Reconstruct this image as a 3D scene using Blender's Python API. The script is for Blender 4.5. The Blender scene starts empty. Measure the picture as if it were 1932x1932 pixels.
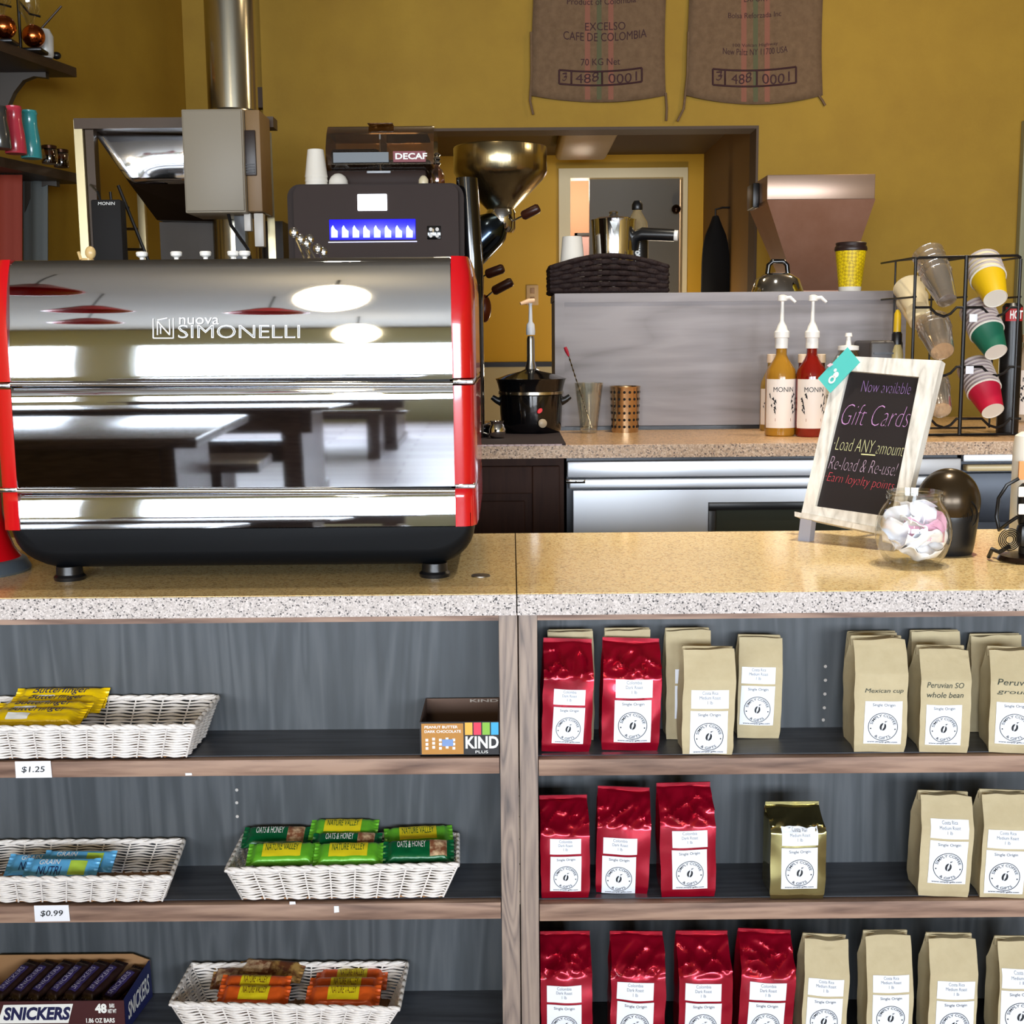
import bpy, bmesh, math, random
from mathutils import Vector, Matrix, noise
random.seed(7)
D = bpy.data; SC = bpy.context.scene; COL = SC.collection
V = Vector
# ------------------------------------------------------------------ camera
H = 1.25; FPX = 2350.0; HOR = 640.0
PIT = math.atan((966 - HOR) / FPX); ROLL = math.radians(0.5)
_F = V((0, math.cos(PIT), -math.sin(PIT))); _R0 = V((1, 0, 0)); _U0 = V((0, math.sin(PIT), math.cos(PIT)))
_R = _R0 * math.cos(ROLL) - _U0 * math.sin(ROLL); _U = _R0 * math.sin(ROLL) + _U0 * math.cos(ROLL)
EYE = V((0, 0, H))
cd = D.cameras.new('camera'); cam = D.objects.new('camera', cd); COL.objects.link(cam)
cd.sensor_width = 36; cd.lens = FPX / 1932 * 36; cd.clip_start = 0.05
m = Matrix.Identity(4)
for i in range(3):
    m[i][0] = _R[i]; m[i][1] = _U[i]; m[i][2] = -_F[i]; m[i][3] = EYE[i]
cam.matrix_world = m; SC.camera = cam
def ray(px, py): return _F + _R * ((px - 966) / FPX) - _U * ((py - 966) / FPX)
def at(px, py, Y):
    r = ray(px, py); return EYE + r * (Y / r.y)
def onz(px, py, z):
    r = ray(px, py); return EYE + r * ((z - H) / r.z)
def onplane(px, py, p0, n):
    r = ray(px, py); return EYE + r * ((p0 - EYE).dot(n) / r.dot(n))
def X(px, Y, py=966): return at(px, py, Y).x
def Z(py, Y, px=966): return at(px, py, Y).z
def mpp(Y): return Y / FPX * 1.0
# ------------------------------------------------------------------ materials
def lin(c):
    o = []
    for v in c[:3]:
        v = v / 255.0
        o.append(v / 12.92 if v <= .04045 else ((v + .055) / 1.055) ** 2.4)
    return (o[0], o[1], o[2], 1)
MT = {}
def M(name, c, rough=.5, metal=0, var=None, bump=None, trans=0, alpha=1, emit=None, coat=0, spec=.5, ridged=False):
    if name in MT: return MT[name]
    mt = D.materials.new(name); mt.use_nodes = True; nt = mt.node_tree; b = nt.nodes['Principled BSDF']
    b.inputs['Base Color'].default_value = lin(c); b.inputs['Roughness'].default_value = rough
    b.inputs['Metallic'].default_value = metal; b.inputs['Transmission Weight'].default_value = trans
    b.inputs['Alpha'].default_value = alpha; b.inputs['Coat Weight'].default_value = coat
    b.inputs['Specular IOR Level'].default_value = spec
    if emit:
        b.inputs['Emission Color'].default_value = lin(emit[0]); b.inputs['Emission Strength'].default_value = emit[1]
    tc = None
    def coords(st):
        n = nt.nodes.new('ShaderNodeTexCoord'); mp = nt.nodes.new('ShaderNodeMapping'); mp.inputs['Scale'].default_value = st
        nt.links.new(n.outputs['Object'], mp.inputs['Vector']); return mp
    if var:   # (colour2, scale, stretch, lo, hi)
        c2, sc, st, lo, hi = var
        mp = coords(st); nz = nt.nodes.new('ShaderNodeTexNoise'); nz.inputs['Scale'].default_value = sc; nz.inputs['Detail'].default_value = 6
        nz.inputs['Roughness'].default_value = .65
        nt.links.new(mp.outputs['Vector'], nz.inputs['Vector'])
        rp = nt.nodes.new('ShaderNodeValToRGB'); rp.color_ramp.elements[0].position = lo; rp.color_ramp.elements[1].position = hi
        rp.color_ramp.elements[0].color = lin(c); rp.color_ramp.elements[1].color = lin(c2)
        nt.links.new(nz.outputs['Fac'], rp.inputs['Fac']); nt.links.new(rp.outputs['Color'], b.inputs['Base Color'])
    if bump:  # (scale, strength, distance, stretch)
        sc, stg, dist, st = bump
        mp = coords(st); nz = nt.nodes.new('ShaderNodeTexNoise'); nz.inputs['Scale'].default_value = sc; nz.inputs['Detail'].default_value = 3
        if ridged: nz.noise_type = 'RIDGED_MULTIFRACTAL'; nz.inputs['Detail'].default_value = 1.5
        nt.links.new(mp.outputs['Vector'], nz.inputs['Vector'])
        bp = nt.nodes.new('ShaderNodeBump'); bp.inputs['Strength'].default_value = stg; bp.inputs['Distance'].default_value = dist
        nt.links.new(nz.outputs['Fac'], bp.inputs['Height']); nt.links.new(bp.outputs['Normal'], b.inputs['Normal'])
    MT[name] = mt; return mt
def clear(name, tint, gloss=.12, rough=.02, base=0.0, basec=(255, 255, 255)):
    """thin clear plastic or glass: transparent + fresnel gloss (+ a little diffuse)"""
    if name in MT: return MT[name]
    mt = D.materials.new(name); mt.use_nodes = True; nt = mt.node_tree; nt.nodes.clear()
    o = nt.nodes.new('ShaderNodeOutputMaterial'); t = nt.nodes.new('ShaderNodeBsdfTransparent'); t.inputs['Color'].default_value = lin(tint)
    g = nt.nodes.new('ShaderNodeBsdfGlossy'); g.inputs['Roughness'].default_value = rough; g.inputs['Color'].default_value = (.9, .9, .9, 1)
    lw = nt.nodes.new('ShaderNodeLayerWeight'); lw.inputs['Blend'].default_value = .35
    mr = nt.nodes.new('ShaderNodeMapRange'); mr.inputs['To Min'].default_value = gloss * .4; mr.inputs['To Max'].default_value = min(1, gloss * 4)
    nt.links.new(lw.outputs['Facing'], mr.inputs['Value'])
    mx = nt.nodes.new('ShaderNodeMixShader'); nt.links.new(mr.outputs['Result'], mx.inputs['Fac'])
    nt.links.new(t.outputs[0], mx.inputs[1]); nt.links.new(g.outputs[0], mx.inputs[2]); last = mx
    if base:
        d = nt.nodes.new('ShaderNodeBsdfDiffuse'); d.inputs['Color'].default_value = lin(basec)
        m2 = nt.nodes.new('ShaderNodeMixShader'); m2.inputs['Fac'].default_value = base
        nt.links.new(mx.outputs[0], m2.inputs[1]); nt.links.new(d.outputs[0], m2.inputs[2]); last = m2
    nt.links.new(last.outputs[0], o.inputs['Surface'])
    MT[name] = mt; return mt
def stone(name, base, dark, light, rough, s1=300, s2=140, sec=.62):
    mt = D.materials.new(name); mt.use_nodes = True; nt = mt.node_tree; b = nt.nodes['Principled BSDF']; b.inputs['Roughness'].default_value = rough
    tc = nt.nodes.new('ShaderNodeTexCoord')
    def vor(sc):
        v = nt.nodes.new('ShaderNodeTexVoronoi'); v.inputs['Scale'].default_value = sc; nt.links.new(tc.outputs['Object'], v.inputs['Vector']); return v
    n1 = vor(s1); n2 = vor(s2); nz = nt.nodes.new('ShaderNodeTexNoise'); nz.inputs['Scale'].default_value = 40; nz.inputs['Detail'].default_value = 8
    nt.links.new(tc.outputs['Object'], nz.inputs['Vector'])
    s = nt.nodes.new('ShaderNodeSeparateColor'); nt.links.new(n1.outputs['Color'], s.inputs['Color'])
    r = nt.nodes.new('ShaderNodeValToRGB'); r.color_ramp.interpolation = 'CONSTANT'; e = r.color_ramp.elements
    e[0].position = 0; e[0].color = lin(dark); e[1].position = .07; e[1].color = lin(base)
    x = e.new(.5); x.color = lin([.5 * (a + c) for a, c in zip(base, light)]); x = e.new(.78); x.color = lin(light)
    nt.links.new(s.outputs['Red'], r.inputs['Fac'])
    s2n = nt.nodes.new('ShaderNodeSeparateColor'); nt.links.new(n2.outputs['Color'], s2n.inputs['Color'])
    r2 = nt.nodes.new('ShaderNodeValToRGB'); r2.color_ramp.elements[0].position = .80; r2.color_ramp.elements[1].position = .95
    r2.color_ramp.elements[0].color = (0, 0, 0, 1); r2.color_ramp.elements[1].color = (.75, .75, .75, 1)
    nt.links.new(s2n.outputs['Green'], r2.inputs['Fac'])
    mx = nt.nodes.new('ShaderNodeMix'); mx.data_type = 'RGBA'; mx.inputs['B'].default_value = lin([v * sec for v in base])
    nt.links.new(r2.outputs['Color'], mx.inputs['Factor']); nt.links.new(r.outputs['Color'], mx.inputs['A'])
    nt.links.new(mx.outputs['Result'], b.inputs['Base Color']); MT[name] = mt; return mt
def grain(name, c1, c2, axis, rough=.55, scale=6, bands=1.0, dist=3.0, c3=None):
    """wood: stretched wave rings + fine streaks; axis = the direction the grain runs"""
    mt = D.materials.new(name); mt.use_nodes = True; nt = mt.node_tree; b = nt.nodes['Principled BSDF']; b.inputs['Roughness'].default_value = rough
    tc = nt.nodes.new('ShaderNodeTexCoord'); mp = nt.nodes.new('ShaderNodeMapping'); st = [1, 1, 1]; st[axis] = .09; mp.inputs['Scale'].default_value = st
    nt.links.new(tc.outputs['Object'], mp.inputs['Vector'])
    nz = nt.nodes.new('ShaderNodeTexNoise'); nz.inputs['Scale'].default_value = scale * 3; nz.inputs['Detail'].default_value = 2; nz.inputs['Distortion'].default_value = dist * .3
    nt.links.new(mp.outputs['Vector'], nz.inputs['Vector'])
    mu = nt.nodes.new('ShaderNodeMath'); mu.operation = 'MULTIPLY'; mu.inputs[1].default_value = 9 * bands; nt.links.new(nz.outputs['Fac'], mu.inputs[0])
    fr = nt.nodes.new('ShaderNodeMath'); fr.operation = 'PINGPONG'; fr.inputs[1].default_value = .5; nt.links.new(mu.outputs[0], fr.inputs[0])
    n2 = nt.nodes.new('ShaderNodeTexNoise'); n2.inputs['Scale'].default_value = scale * 40; n2.inputs['Detail'].default_value = 4; nt.links.new(mp.outputs['Vector'], n2.inputs['Vector'])
    ad = nt.nodes.new('ShaderNodeMath'); ad.operation = 'ADD'; nt.links.new(fr.outputs[0], ad.inputs[0]); nt.links.new(n2.outputs['Fac'], ad.inputs[1])
    rp = nt.nodes.new('ShaderNodeValToRGB'); rp.color_ramp.elements[0].position = .3; rp.color_ramp.elements[1].position = 1.05 if False else 1.0
    rp.color_ramp.elements[0].color = lin(c1); rp.color_ramp.elements[1].color = lin(c2)
    if c3:
        e = rp.color_ramp.elements.new(.62); e.color = lin(c3)
    nt.links.new(ad.outputs[0], rp.inputs['Fac']); nt.links.new(rp.outputs['Color'], b.inputs['Base Color'])
    MT[name] = mt; return mt
# ------------------------------------------------------------------ mesh builder
_text = {}
def text_geo(s, shear=0, bold=0.0, ls=1.0):
    k = (s, shear, bold, ls)
    if k in _text: return _text[k]
    cu = D.curves.new('t', 'FONT'); cu.body = s; cu.size = 1; cu.shear = shear; cu.offset = bold; cu.align_x = 'CENTER'; cu.space_line = ls
    cu.resolution_u = 3; cu.fill_mode = 'FRONT'
    o = D.objects.new('t', cu); COL.objects.link(o); dg = bpy.context.evaluated_depsgraph_get(); dg.update()
    me = D.meshes.new_from_object(o.evaluated_get(dg)); D.objects.remove(o)
    vs = [tuple(v.co) for v in me.vertices]; fs = [tuple(p.vertices) for p in me.polygons]; D.meshes.remove(me)
    xs = [v[0] for v in vs]; ys = [v[1] for v in vs]; x0, x1, y0, y1 = min(xs), max(xs), min(ys), max(ys)
    vs = [((v[0] - x0) / (x1 - x0), (v[1] - y0) / (y1 - y0)) for v in vs]
    _text[k] = (vs, fs, (x1 - x0) / (y1 - y0)); return _text[k]
class MB:
    def __init__(s): s.v = []; s.f = []; s.mi = []; s.cur = 0
    def add(s, vs, fs):
        n = len(s.v); s.v += [V(p) for p in vs]; s.f += [tuple(i + n for i in f) for f in fs]; s.mi += [s.cur] * len(fs); return s
    def bm(s, b, mat=None):
        b.verts.ensure_lookup_table(); b.verts.index_update()
        s.add([(mat @ v.co) if mat else v.co.copy() for v in b.verts], [tuple(v.index for v in f.verts) for f in b.faces]); b.free(); return s
    def box(s, lo, hi, r=0, seg=2, mat=None):
        lo = V(lo); hi = V(hi); b = bmesh.new(); bmesh.ops.create_cube(b, size=1)
        sz = hi - lo; c = (lo + hi) / 2
        for v in b.verts: v.co = V((v.co.x * sz.x, v.co.y * sz.y, v.co.z * sz.z)) + c
        if r > 0: bmesh.ops.bevel(b, geom=b.edges[:], offset=min(r, min(abs(x) for x in sz) * .49), segments=seg, profile=.5, affect='EDGES')
        return s.bm(b, mat)
    def loft(s, loops, cap0=True, cap1=True, closed=True):
        n = len(loops[0]); base = len(s.v); vs = [p for l in loops for p in l]; fs = []
        for i in range(len(loops) - 1):
            for j in range(n if closed else n - 1):
                k = (j + 1) % n; fs.append((i * n + j, i * n + k, (i + 1) * n + k, (i + 1) * n + j))
        if closed and cap0: fs.append(tuple(reversed(range(n))))
        if closed and cap1: fs.append(tuple((len(loops) - 1) * n + j for j in range(n)))
        return s.add(vs, fs)
    def lathe(s, prof, c=(0, 0, 0), seg=32, axis=None, caps=True, xs=1, ys=1):
        c = V(c); loops = []
        if axis is None: ux, uy, uz = V((1, 0, 0)), V((0, 1, 0)), V((0, 0, 1))
        else:
            uz = V(axis).normalized(); ux = uz.orthogonal().normalized(); uy = uz.cross(ux)
        for r, h in prof:
            loops.append([c + ux * (xs * max(r, 1e-5) * math.cos(2 * math.pi * j / seg)) + uy * (ys * max(r, 1e-5) * math.sin(2 * math.pi * j / seg)) + uz * h for j in range(seg)])
        return s.loft(loops, caps, caps)
    def cyl(s, p0, p1, r0, r1=None, seg=16):
        p0 = V(p0); p1 = V(p1); return s.lathe([(r0, 0), (r0 if r1 is None else r1, (p1 - p0).length)], p0, seg, p1 - p0)
    def tube(s, pts, r, seg=8, closed=False):
        pts = [V(p) for p in pts]; n = len(pts); loops = []; prev = None
        for i, p in enumerate(pts):
            a = pts[(i - 1) % n] if (closed or i > 0) else p; b = pts[(i + 1) % n] if (closed or i < n - 1) else p
            t = (b - a); t = t.normalized() if t.length > 1e-9 else V((0, 0, 1))
            if prev is None: u = t.orthogonal().normalized()
            else:
                u = prev - t * prev.dot(t); u = u.normalized() if u.length > 1e-6 else t.orthogonal().normalized()
            prev = u; w = t.cross(u); rr = r[i] if isinstance(r, (list, tuple)) else r
            loops.append([p + u * (rr * math.cos(2 * math.pi * j / seg)) + w * (rr * math.sin(2 * math.pi * j / seg)) for j in range(seg)])
        if closed: loops.append(loops[0]); return s.loft(loops, False, False)
        return s.loft(loops)
    def sphere(s, c, r, seg=24, rings=14):
        rx, ry, rz = (r, r, r) if not isinstance(r, (tuple, list)) else r; c = V(c); loops = []
        for i in range(rings + 1):
            a = -math.pi / 2 + math.pi * i / rings; q = max(math.cos(a), 1e-4)
            loops.append([c + V((rx * q * math.cos(2 * math.pi * j / seg), ry * q * math.sin(2 * math.pi * j / seg), rz * math.sin(a))) for j in range(seg)])
        return s.loft(loops)
    def prism(s, pts, ext):
        ext = V(ext); pts = [V(p) for p in pts]; return s.loft([pts, [p + ext for p in pts]])
    def quad(s, a, b, c, d): return s.add([a, b, c, d], [(0, 1, 2, 3)])
    def grid(s, rows):
        n = len(rows[0]); fs = [(i * n + j, i * n + j + 1, (i + 1) * n + j + 1, (i + 1) * n + j) for i in range(len(rows) - 1) for j in range(n - 1)]
        return s.add([p for r in rows for p in r], fs)
    def text(s, txt, o, xv, yv, shear=0, bold=0, ls=1.0, fn=None):
        """txt fitted in the parallelogram with corner o, width vector xv and height vector yv; or fn(u,v)->point"""
        vs, fs, _ = text_geo(txt, shear, bold, ls)
        if fn: return s.add([fn(u, v) for u, v in vs], fs)
        o = V(o); xv = V(xv); yv = V(yv); return s.add([o + xv * u + yv * v for u, v in vs], fs)
    def build(s, name, mats, parent=None, smooth=40, solid=0):
        org = V((0, 0, 0)); q = parent
        while q is not None: org += q.location; q = q.parent
        if parent is None and s.v:
            xs = [v.x for v in s.v]; ys = [v.y for v in s.v]; zs = [v.z for v in s.v]
            org = V(((min(xs) + max(xs)) / 2, (min(ys) + max(ys)) / 2, min(zs)))
        me = D.meshes.new(name); me.from_pydata([v - org for v in s.v], [], s.f)
        if not isinstance(mats, (list, tuple)): mats = [mats]
        for mm in mats: me.materials.append(mm)
        for p, i in zip(me.polygons, s.mi): p.material_index = i
        me.update()
        b = bmesh.new(); b.from_mesh(me); bmesh.ops.recalc_face_normals(b, faces=b.faces[:]); b.to_mesh(me); b.free()
        if smooth:
            for p in me.polygons: p.use_smooth = True
            me.set_sharp_from_angle(angle=math.radians(smooth))
        o = D.objects.new(name, me); COL.objects.link(o)
        if parent is None: o.location = org
        else: o.parent = parent
        if solid:
            md = o.modifiers.new('solid', 'SOLIDIFY'); md.thickness = solid; md.offset = 0
        return o
def tag(o, label=None, cat=None, group=None, kind=None):
    if label: o['label'] = label
    if cat: o['category'] = cat
    if group: o['group'] = group
    if kind: o['kind'] = kind
    return o
def thing(name, loc, label, cat, group=None):
    o = D.objects.new(name, None); o.empty_display_size = .05; COL.objects.link(o); o.location = V(loc); return tag(o, label, cat, group)
def copy_tree(o, parent=None):
    c = o.copy(); COL.objects.link(c); c.parent = parent
    for ch in o.children: copy_tree(ch, c)
    return c
def struct(name, mb, mat, smooth=0): return tag(mb.build(name, mat, None, smooth), kind='structure')
# ------------------------------------------------------------------ common materials
yel = M('yellow_paint', (166, 131, 36), .75, var=((155, 120, 31), 3, (1, 1, 1), .35, .7), bump=(60, .15, .004, (1, 1, 1)))
yel2 = M('bright_yellow_paint', (206, 156, 18), .6)
cream = M('cream_paint', (232, 214, 170), .5)
wains = M('cream_wainscot', (190, 176, 140), .6)
ceilm = M('grey_ceiling', (118, 114, 106), .8)
dkbrown = M('dark_brown_paint', (70, 48, 24), .6)
white = M('white_plastic', (235, 232, 225), .4)
paper = M('white_paper', (238, 240, 246), .7)
ink = M('black_ink', (20, 20, 24), .7)
black = M('black_plastic', (14, 14, 16), .35)
blackg = M('glossy_black', (8, 8, 10), .12, coat=.4)
blackwire = M('black_wire', (16, 12, 12), .4, .3)
steel = M('stainless_steel', (200, 202, 205), .22, 1, bump=(90, .05, .002, (1, .02, 1)))
chrome = M('mirror_chrome', (218, 222, 228), .03, 1)
chrome2 = M('polished_chrome', (225, 225, 225), .08, 1)
floorm = D.materials.new('grey_floorboards')
def planks(mt, c1, c2):
    mt.use_nodes = True; nt = mt.node_tree; b = nt.nodes['Principled BSDF']; b.inputs['Roughness'].default_value = .35
    tc = nt.nodes.new('ShaderNodeTexCoord'); br = nt.nodes.new('ShaderNodeTexBrick'); br.inputs['Scale'].default_value = 1
    br.inputs['Brick Width'].default_value = 1.2; br.inputs['Row Height'].default_value = .15; br.inputs['Mortar Size'].default_value = .004
    br.inputs['Color1'].default_value = lin(c1); br.inputs['Color2'].default_value = lin(c2); br.inputs['Mortar'].default_value = lin((60, 55, 52))
    nt.links.new(tc.outputs['Object'], br.inputs['Vector']); nt.links.new(br.outputs['Color'], b.inputs['Base Color'])
planks(floorm, (186, 180, 184), (150, 144, 148))
# ------------------------------------------------------------------ room
YB = 6.4; YBL = 6.62; YF = -6.0; ZC = 3.1; XR = 5.2
YFAR = 8.3
xo0 = X(830, YB); xo1 = X(1418, YB); zo = Z(241, YB, 1200)
xj = X(530, YB)
mb = MB().box((-6.5, YF, -.1), (XR, 9.6, 0)); struct('floor', mb, floorm)
mb = MB().box((-6.5, YF, ZC), (XR, 9.6, ZC + .1)); struct('ceiling', mb, ceilm)
mb = MB(); mb.box((xj, YB, 0), (xo0, YB + .15, ZC)); mb.box((xo1, YB, 0), (XR, YB + .15, ZC)); mb.box((xo0, YB, zo), (xo1, YB + .15, ZC))
mb.box((xj - .02, YB, 0), (xj, YBL, ZC)); mb.box((-3, YBL, 0), (xj, YBL + .15, ZC)); struct('wall_back', mb, yel)
def lw(Y): return -2.16 + .25 * (Y - 4.6)
mb = MB(); p = [V((lw(YF), YF, 0)), V((lw(YBL), YBL, 0)), V((lw(YBL) - .1, YBL, 0)), V((lw(YF) - .1, YF, 0))]; mb.prism(p, (0, 0, ZC)); struct('wall_left', mb, yel)
mb = MB().box((XR, YF, 0), (XR + .1, 9.6, ZC)); struct('wall_right', mb, yel)
# front wall with a long band of windows
wz0, wz1 = .72, 2.4; wins = [(-4.7, -3.5), (-3.05, .5), (1.0, 4.6)]
mb = MB(); mb.box((-6.5, YF - .15, 0), (XR, YF, wz0)); mb.box((-6.5, YF - .15, wz1), (XR, YF, ZC))
xs = [-6.5] + [q for w in wins for q in w] + [XR]
for a, b in zip(xs[0::2], xs[1::2]): mb.box((a, YF - .15, wz0), (b, YF, wz1))
struct('wall_front', mb, M('olive_wall_paint', (152, 152, 122), .7))
frm = M('white_window_frame', (225, 225, 220), .5)
pane = clear('window_glass', (250, 252, 255), .06)
for i, (a, b) in enumerate(wins):
    mb = MB(); t = .05
    mb.box((a, YF - .12, wz0), (b, YF - .04, wz0 + t)); mb.box((a, YF - .12, wz1 - t), (b, YF - .04, wz1))
    for x in (a, (a + b) / 2 - t / 2, b - t): mb.box((x, YF - .12, wz0 + t), (x + t, YF - .04, wz1 - t))
    w = struct('window_%d' % (i + 1), mb, frm)
    g = MB().box((a + t, YF - .085, wz0 + t), (b - t, YF - .08, wz1 - t)); g.build('pane', pane, w)
    la = D.lights.new('window_daylight', 'AREA'); la.shape = 'RECTANGLE'; la.size = b - a; la.size_y = wz1 - wz0; la.energy = 150 * (b - a); la.color = (.9, .95, 1.0)
    lo = D.objects.new('window_daylight', la); COL.objects.link(lo); lo.location = ((a + b) / 2, YF - .25, (wz0 + wz1) / 2); lo.rotation_euler = (math.radians(90), 0, 0)
# alcove behind the passage
YA = YFAR; xs0 = xo0 - .9; xs1 = xo1 + .02; za = zo + .14
mb = MB(); dl, dr, dt = X(1056, YA), X(1290, YA), Z(318, YA, 1180)
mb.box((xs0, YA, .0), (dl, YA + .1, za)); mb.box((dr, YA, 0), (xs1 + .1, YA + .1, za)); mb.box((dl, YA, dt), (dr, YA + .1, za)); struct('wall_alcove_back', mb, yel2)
mb = MB().box((xs1, YB + .15, 0), (xs1 + .1, YA, za)); struct('wall_alcove_right', mb, M('shaded_yellow_wall', (112, 78, 22), .7))  # brown-yellow tone holds the shade on this side wall
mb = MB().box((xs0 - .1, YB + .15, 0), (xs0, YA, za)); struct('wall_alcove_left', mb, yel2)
mb = MB().box((xs0 - .1, YB + .15, za), (xs1 + .1, YA + .1, za + .1)); struct('ceiling_alcove', mb, dkbrown)
mb = MB().box((xo0, YB - .012, zo - .01), (xo1 + .0, YB + .16, zo + .004)); mb.box((xo1 - .012, YB - .01, 0), (xo1, YB + .16, zo)); struct('trim_1', mb, dkbrown)
zr0, zr1 = Z(692, YA, 980), Z(683, YA, 980)
mb = MB().box((xs0, YA - .03, zr0), (dl - .02, YA, zr1)); struct('trim_2', mb, M('black_rail', (24, 16, 14), .3))
mb = MB().box((xs0, YA - .012, 0), (dl - .02, YA, zr0)); struct('trim_3', mb, wains)
# door frame and half open door in the alcove
mb = MB(); fw = .055
mb.box((dl, YA - .03, 0), (dl + .075, YA + .12, dt - .06)); mb.box((dr - .03, YA - .03, 0), (dr, YA + .12, dt - .06)); mb.box((dl, YA - .03, dt - .06), (dr, YA + .12, dt)); struct('trim_4', mb, cream)
mb = MB(); a = X(1112, YA + .06, 450); b = X(1281, YA + .06, 450); zt = Z(333, YA + .06, 1200)
mb.box((a, YA + .05, 0.01), (b, YA + .09, zt)); d = tag(mb.build('door_1', M('grey_door', (88, 80, 66), .5), None, 0), kind='structure')
mb = MB(); kz = Z(395, YA, 1285); mb.cyl((b - .03, YA + .05, kz), (b - .03, YA + .0, kz), .012); mb.sphere((b - .03, YA - .015, kz), .03); mb.build('door_handle', M('dark_bronze', (40, 24, 12), .3, .8), d)
mb = MB().box((dl - .6, YA + 1.2, 0), (dr + .6, YA + 1.3, za)); struct('wall_corridor', mb, M('salmon_wall', (196, 140, 110), .7))
mb = MB().box((dl - .6, YA + .1, za), (dr + .6, YA + 1.3, za + .1)); struct('ceiling_corridor', mb, ceilm)
# framed picture on the corridor wall
ap = at(1084, 440, YA + 1.19); bp = at(1108, 540, YA + 1.19)
t = thing('wall_picture', (ap.x, YA + 1.2, bp.z), 'small picture in a dark frame seen through the far doorway', 'picture')
mb = MB(); w = .22; z0, z1 = bp.z, ap.z
mb.box((ap.x, YA + 1.17, z0), (ap.x + .02, YA + 1.199, z1)); mb.box((ap.x + w - .02, YA + 1.17, z0), (ap.x + w, YA + 1.199, z1)); mb.box((ap.x, YA + 1.17, z1 - .02), (ap.x + w, YA + 1.199, z1)); mb.box((ap.x, YA + 1.17, z0), (ap.x + w, YA + 1.199, z0 + .02)); mb.build('frame', black, t)
mb = MB().box((ap.x + .02, YA + 1.185, z0 + .02), (ap.x + w - .02, YA + 1.198, z1 - .02)); mb.build('print', M('pinkish_print', (190, 150, 150), .6), t)
# ceiling fixture in the alcove
fa, fb = X(1062, 6.9), X(1168, 6.9)
mb = MB(); mb.box((fa, 6.75, za - .09), (fb, 7.9, za - .001), .03, 3); o = mb.build('ceiling_fixture', M('pale_diffuser', (150, 128, 100), .5)); tag(o, 'pale box shaped ceiling fixture inside the passage', 'ceiling light')
# black coat hanging at the passage's right wall
mb = MB(); Yc = 7.3; loops = []
for t_ in range(13):
    q = t_ / 12; py = 408 + q * 215; hw = [.05, .12, .2, .24, .26, .27, .275, .28, .285, .285, .29, .29, .29][t_] * .3; c = at(1350, py, Yc)
    loops.append([V((c.x + hw * 1.0 * math.cos(k * math.pi / 8) * (1 + .05 * math.sin(3 * k)), Yc + .05 * math.sin(k * math.pi / 8), c.z)) for k in range(16)])
mb.loft(loops); o = mb.build('black_coat', M('black_cloth', (10, 9, 9), .9)); tag(o, 'black coat hanging in the passage beside the right wall', 'coat')
# hook board that carries the coat
mb = MB(); c = at(1350, 402, Yc); mb.tube([c + V((0, 0, -.03)), c + V((0, 0, .02)), c + V((.04, 0, .03)), V((xs1 - .001, Yc, c.z + .03))], .006); tag(mb.build('coat_hook', black), 'thin black wall hook holding the black coat', 'hook')
# outlet plate on the alcove wall
a, b = at(993, 538, YA), at(1016, 576, YA)
t = thing('wall_outlet', (a.x, YA, b.z), 'beige outlet plate on the bright yellow wall behind the pump', 'outlet')
MB().box((a.x, YA - .012, b.z), (b.x, YA - .0005, a.z), .004).build('cover_plate', M('beige_plate', (206, 170, 120), .5), t)
for k in (.28, .72):
    z = b.z + (a.z - b.z) * k; MB().box((a.x + .025, YA - .016, z - .018), (b.x - .025, YA - .011, z + .018), .004).build('socket', M('tan_socket', (170, 130, 90), .5), t)
# pale door trim at the right of the back wall
a0 = X(1897, YB - .03); mb = MB().box((a0, YB - .05, 0), (a0 + .5, YB, Z(229, YB, 1900)), .006); struct('trim_5', mb, M('pale_green_trim', (150, 148, 118), .6))
# ------------------------------------------------------------------ seating area behind the camera (seen in the chrome)
tblm = grain('dark_table_wood', (66, 54, 50), (96, 80, 74), 0, .25)
def table(x, y, label):
    t = thing('long_table', (0, 0, 0), label, 'table')
    MB().box((-1.0, -.42, .71), (1.0, .42, .76), .008).build('tabletop', tblm, t)
    for s in (-1, 1):
        mb = MB(); mb.box((s * .8 - .05, -.34, .06), (s * .8 + .05, .34, .71)); mb.box((s * .8 - .06, -.4, 0), (s * .8 + .06, .4, .06)); mb.build('leg', tblm, t)
    MB().box((-.8, -.03, .25), (.8, .03, .4)).build('stretcher', tblm, t); MB().box((-.9, .3, .5), (.9, .33, .709)).build('apron', tblm, t)
    t.location = (x, y, 0); return t
def bench(x, y, label):
    t = thing('bench', (0, 0, 0), label, 'bench')
    MB().box((-.95, -.15, .41), (.95, .15, .46), .006).build('seat', tblm, t)
    for s in (-1, 1): MB().box((s * .75 - .04, -.13, 0), (s * .75 + .04, .13, .41)).build('leg', tblm, t)
    t.location = (x, y, 0)
table(-2.05, -.5, 'dark long table with benches mirrored in the machine panel, nearest to the counter')
bench(-2.0, .2, 'dark bench mirrored in the machine panel on the counter side of the near table')
bench(-2.0, -1.2, 'dark bench mirrored in the machine panel on the window side of the near table')
table(-1.85, -2.2, 'dark long table mirrored in the machine panel, middle one of three'); table(-1.6, -4.4, 'dark long table mirrored in the machine panel, under the windows')
bench(-1.6, -3.7, 'dark bench mirrored in the machine panel on the counter side of the far table')
globe = M('lit_bulb', (255, 240, 205), .5, emit=((255, 232, 190), 20))
redsh = M('red_enamel', (170, 24, 30), .25)
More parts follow.
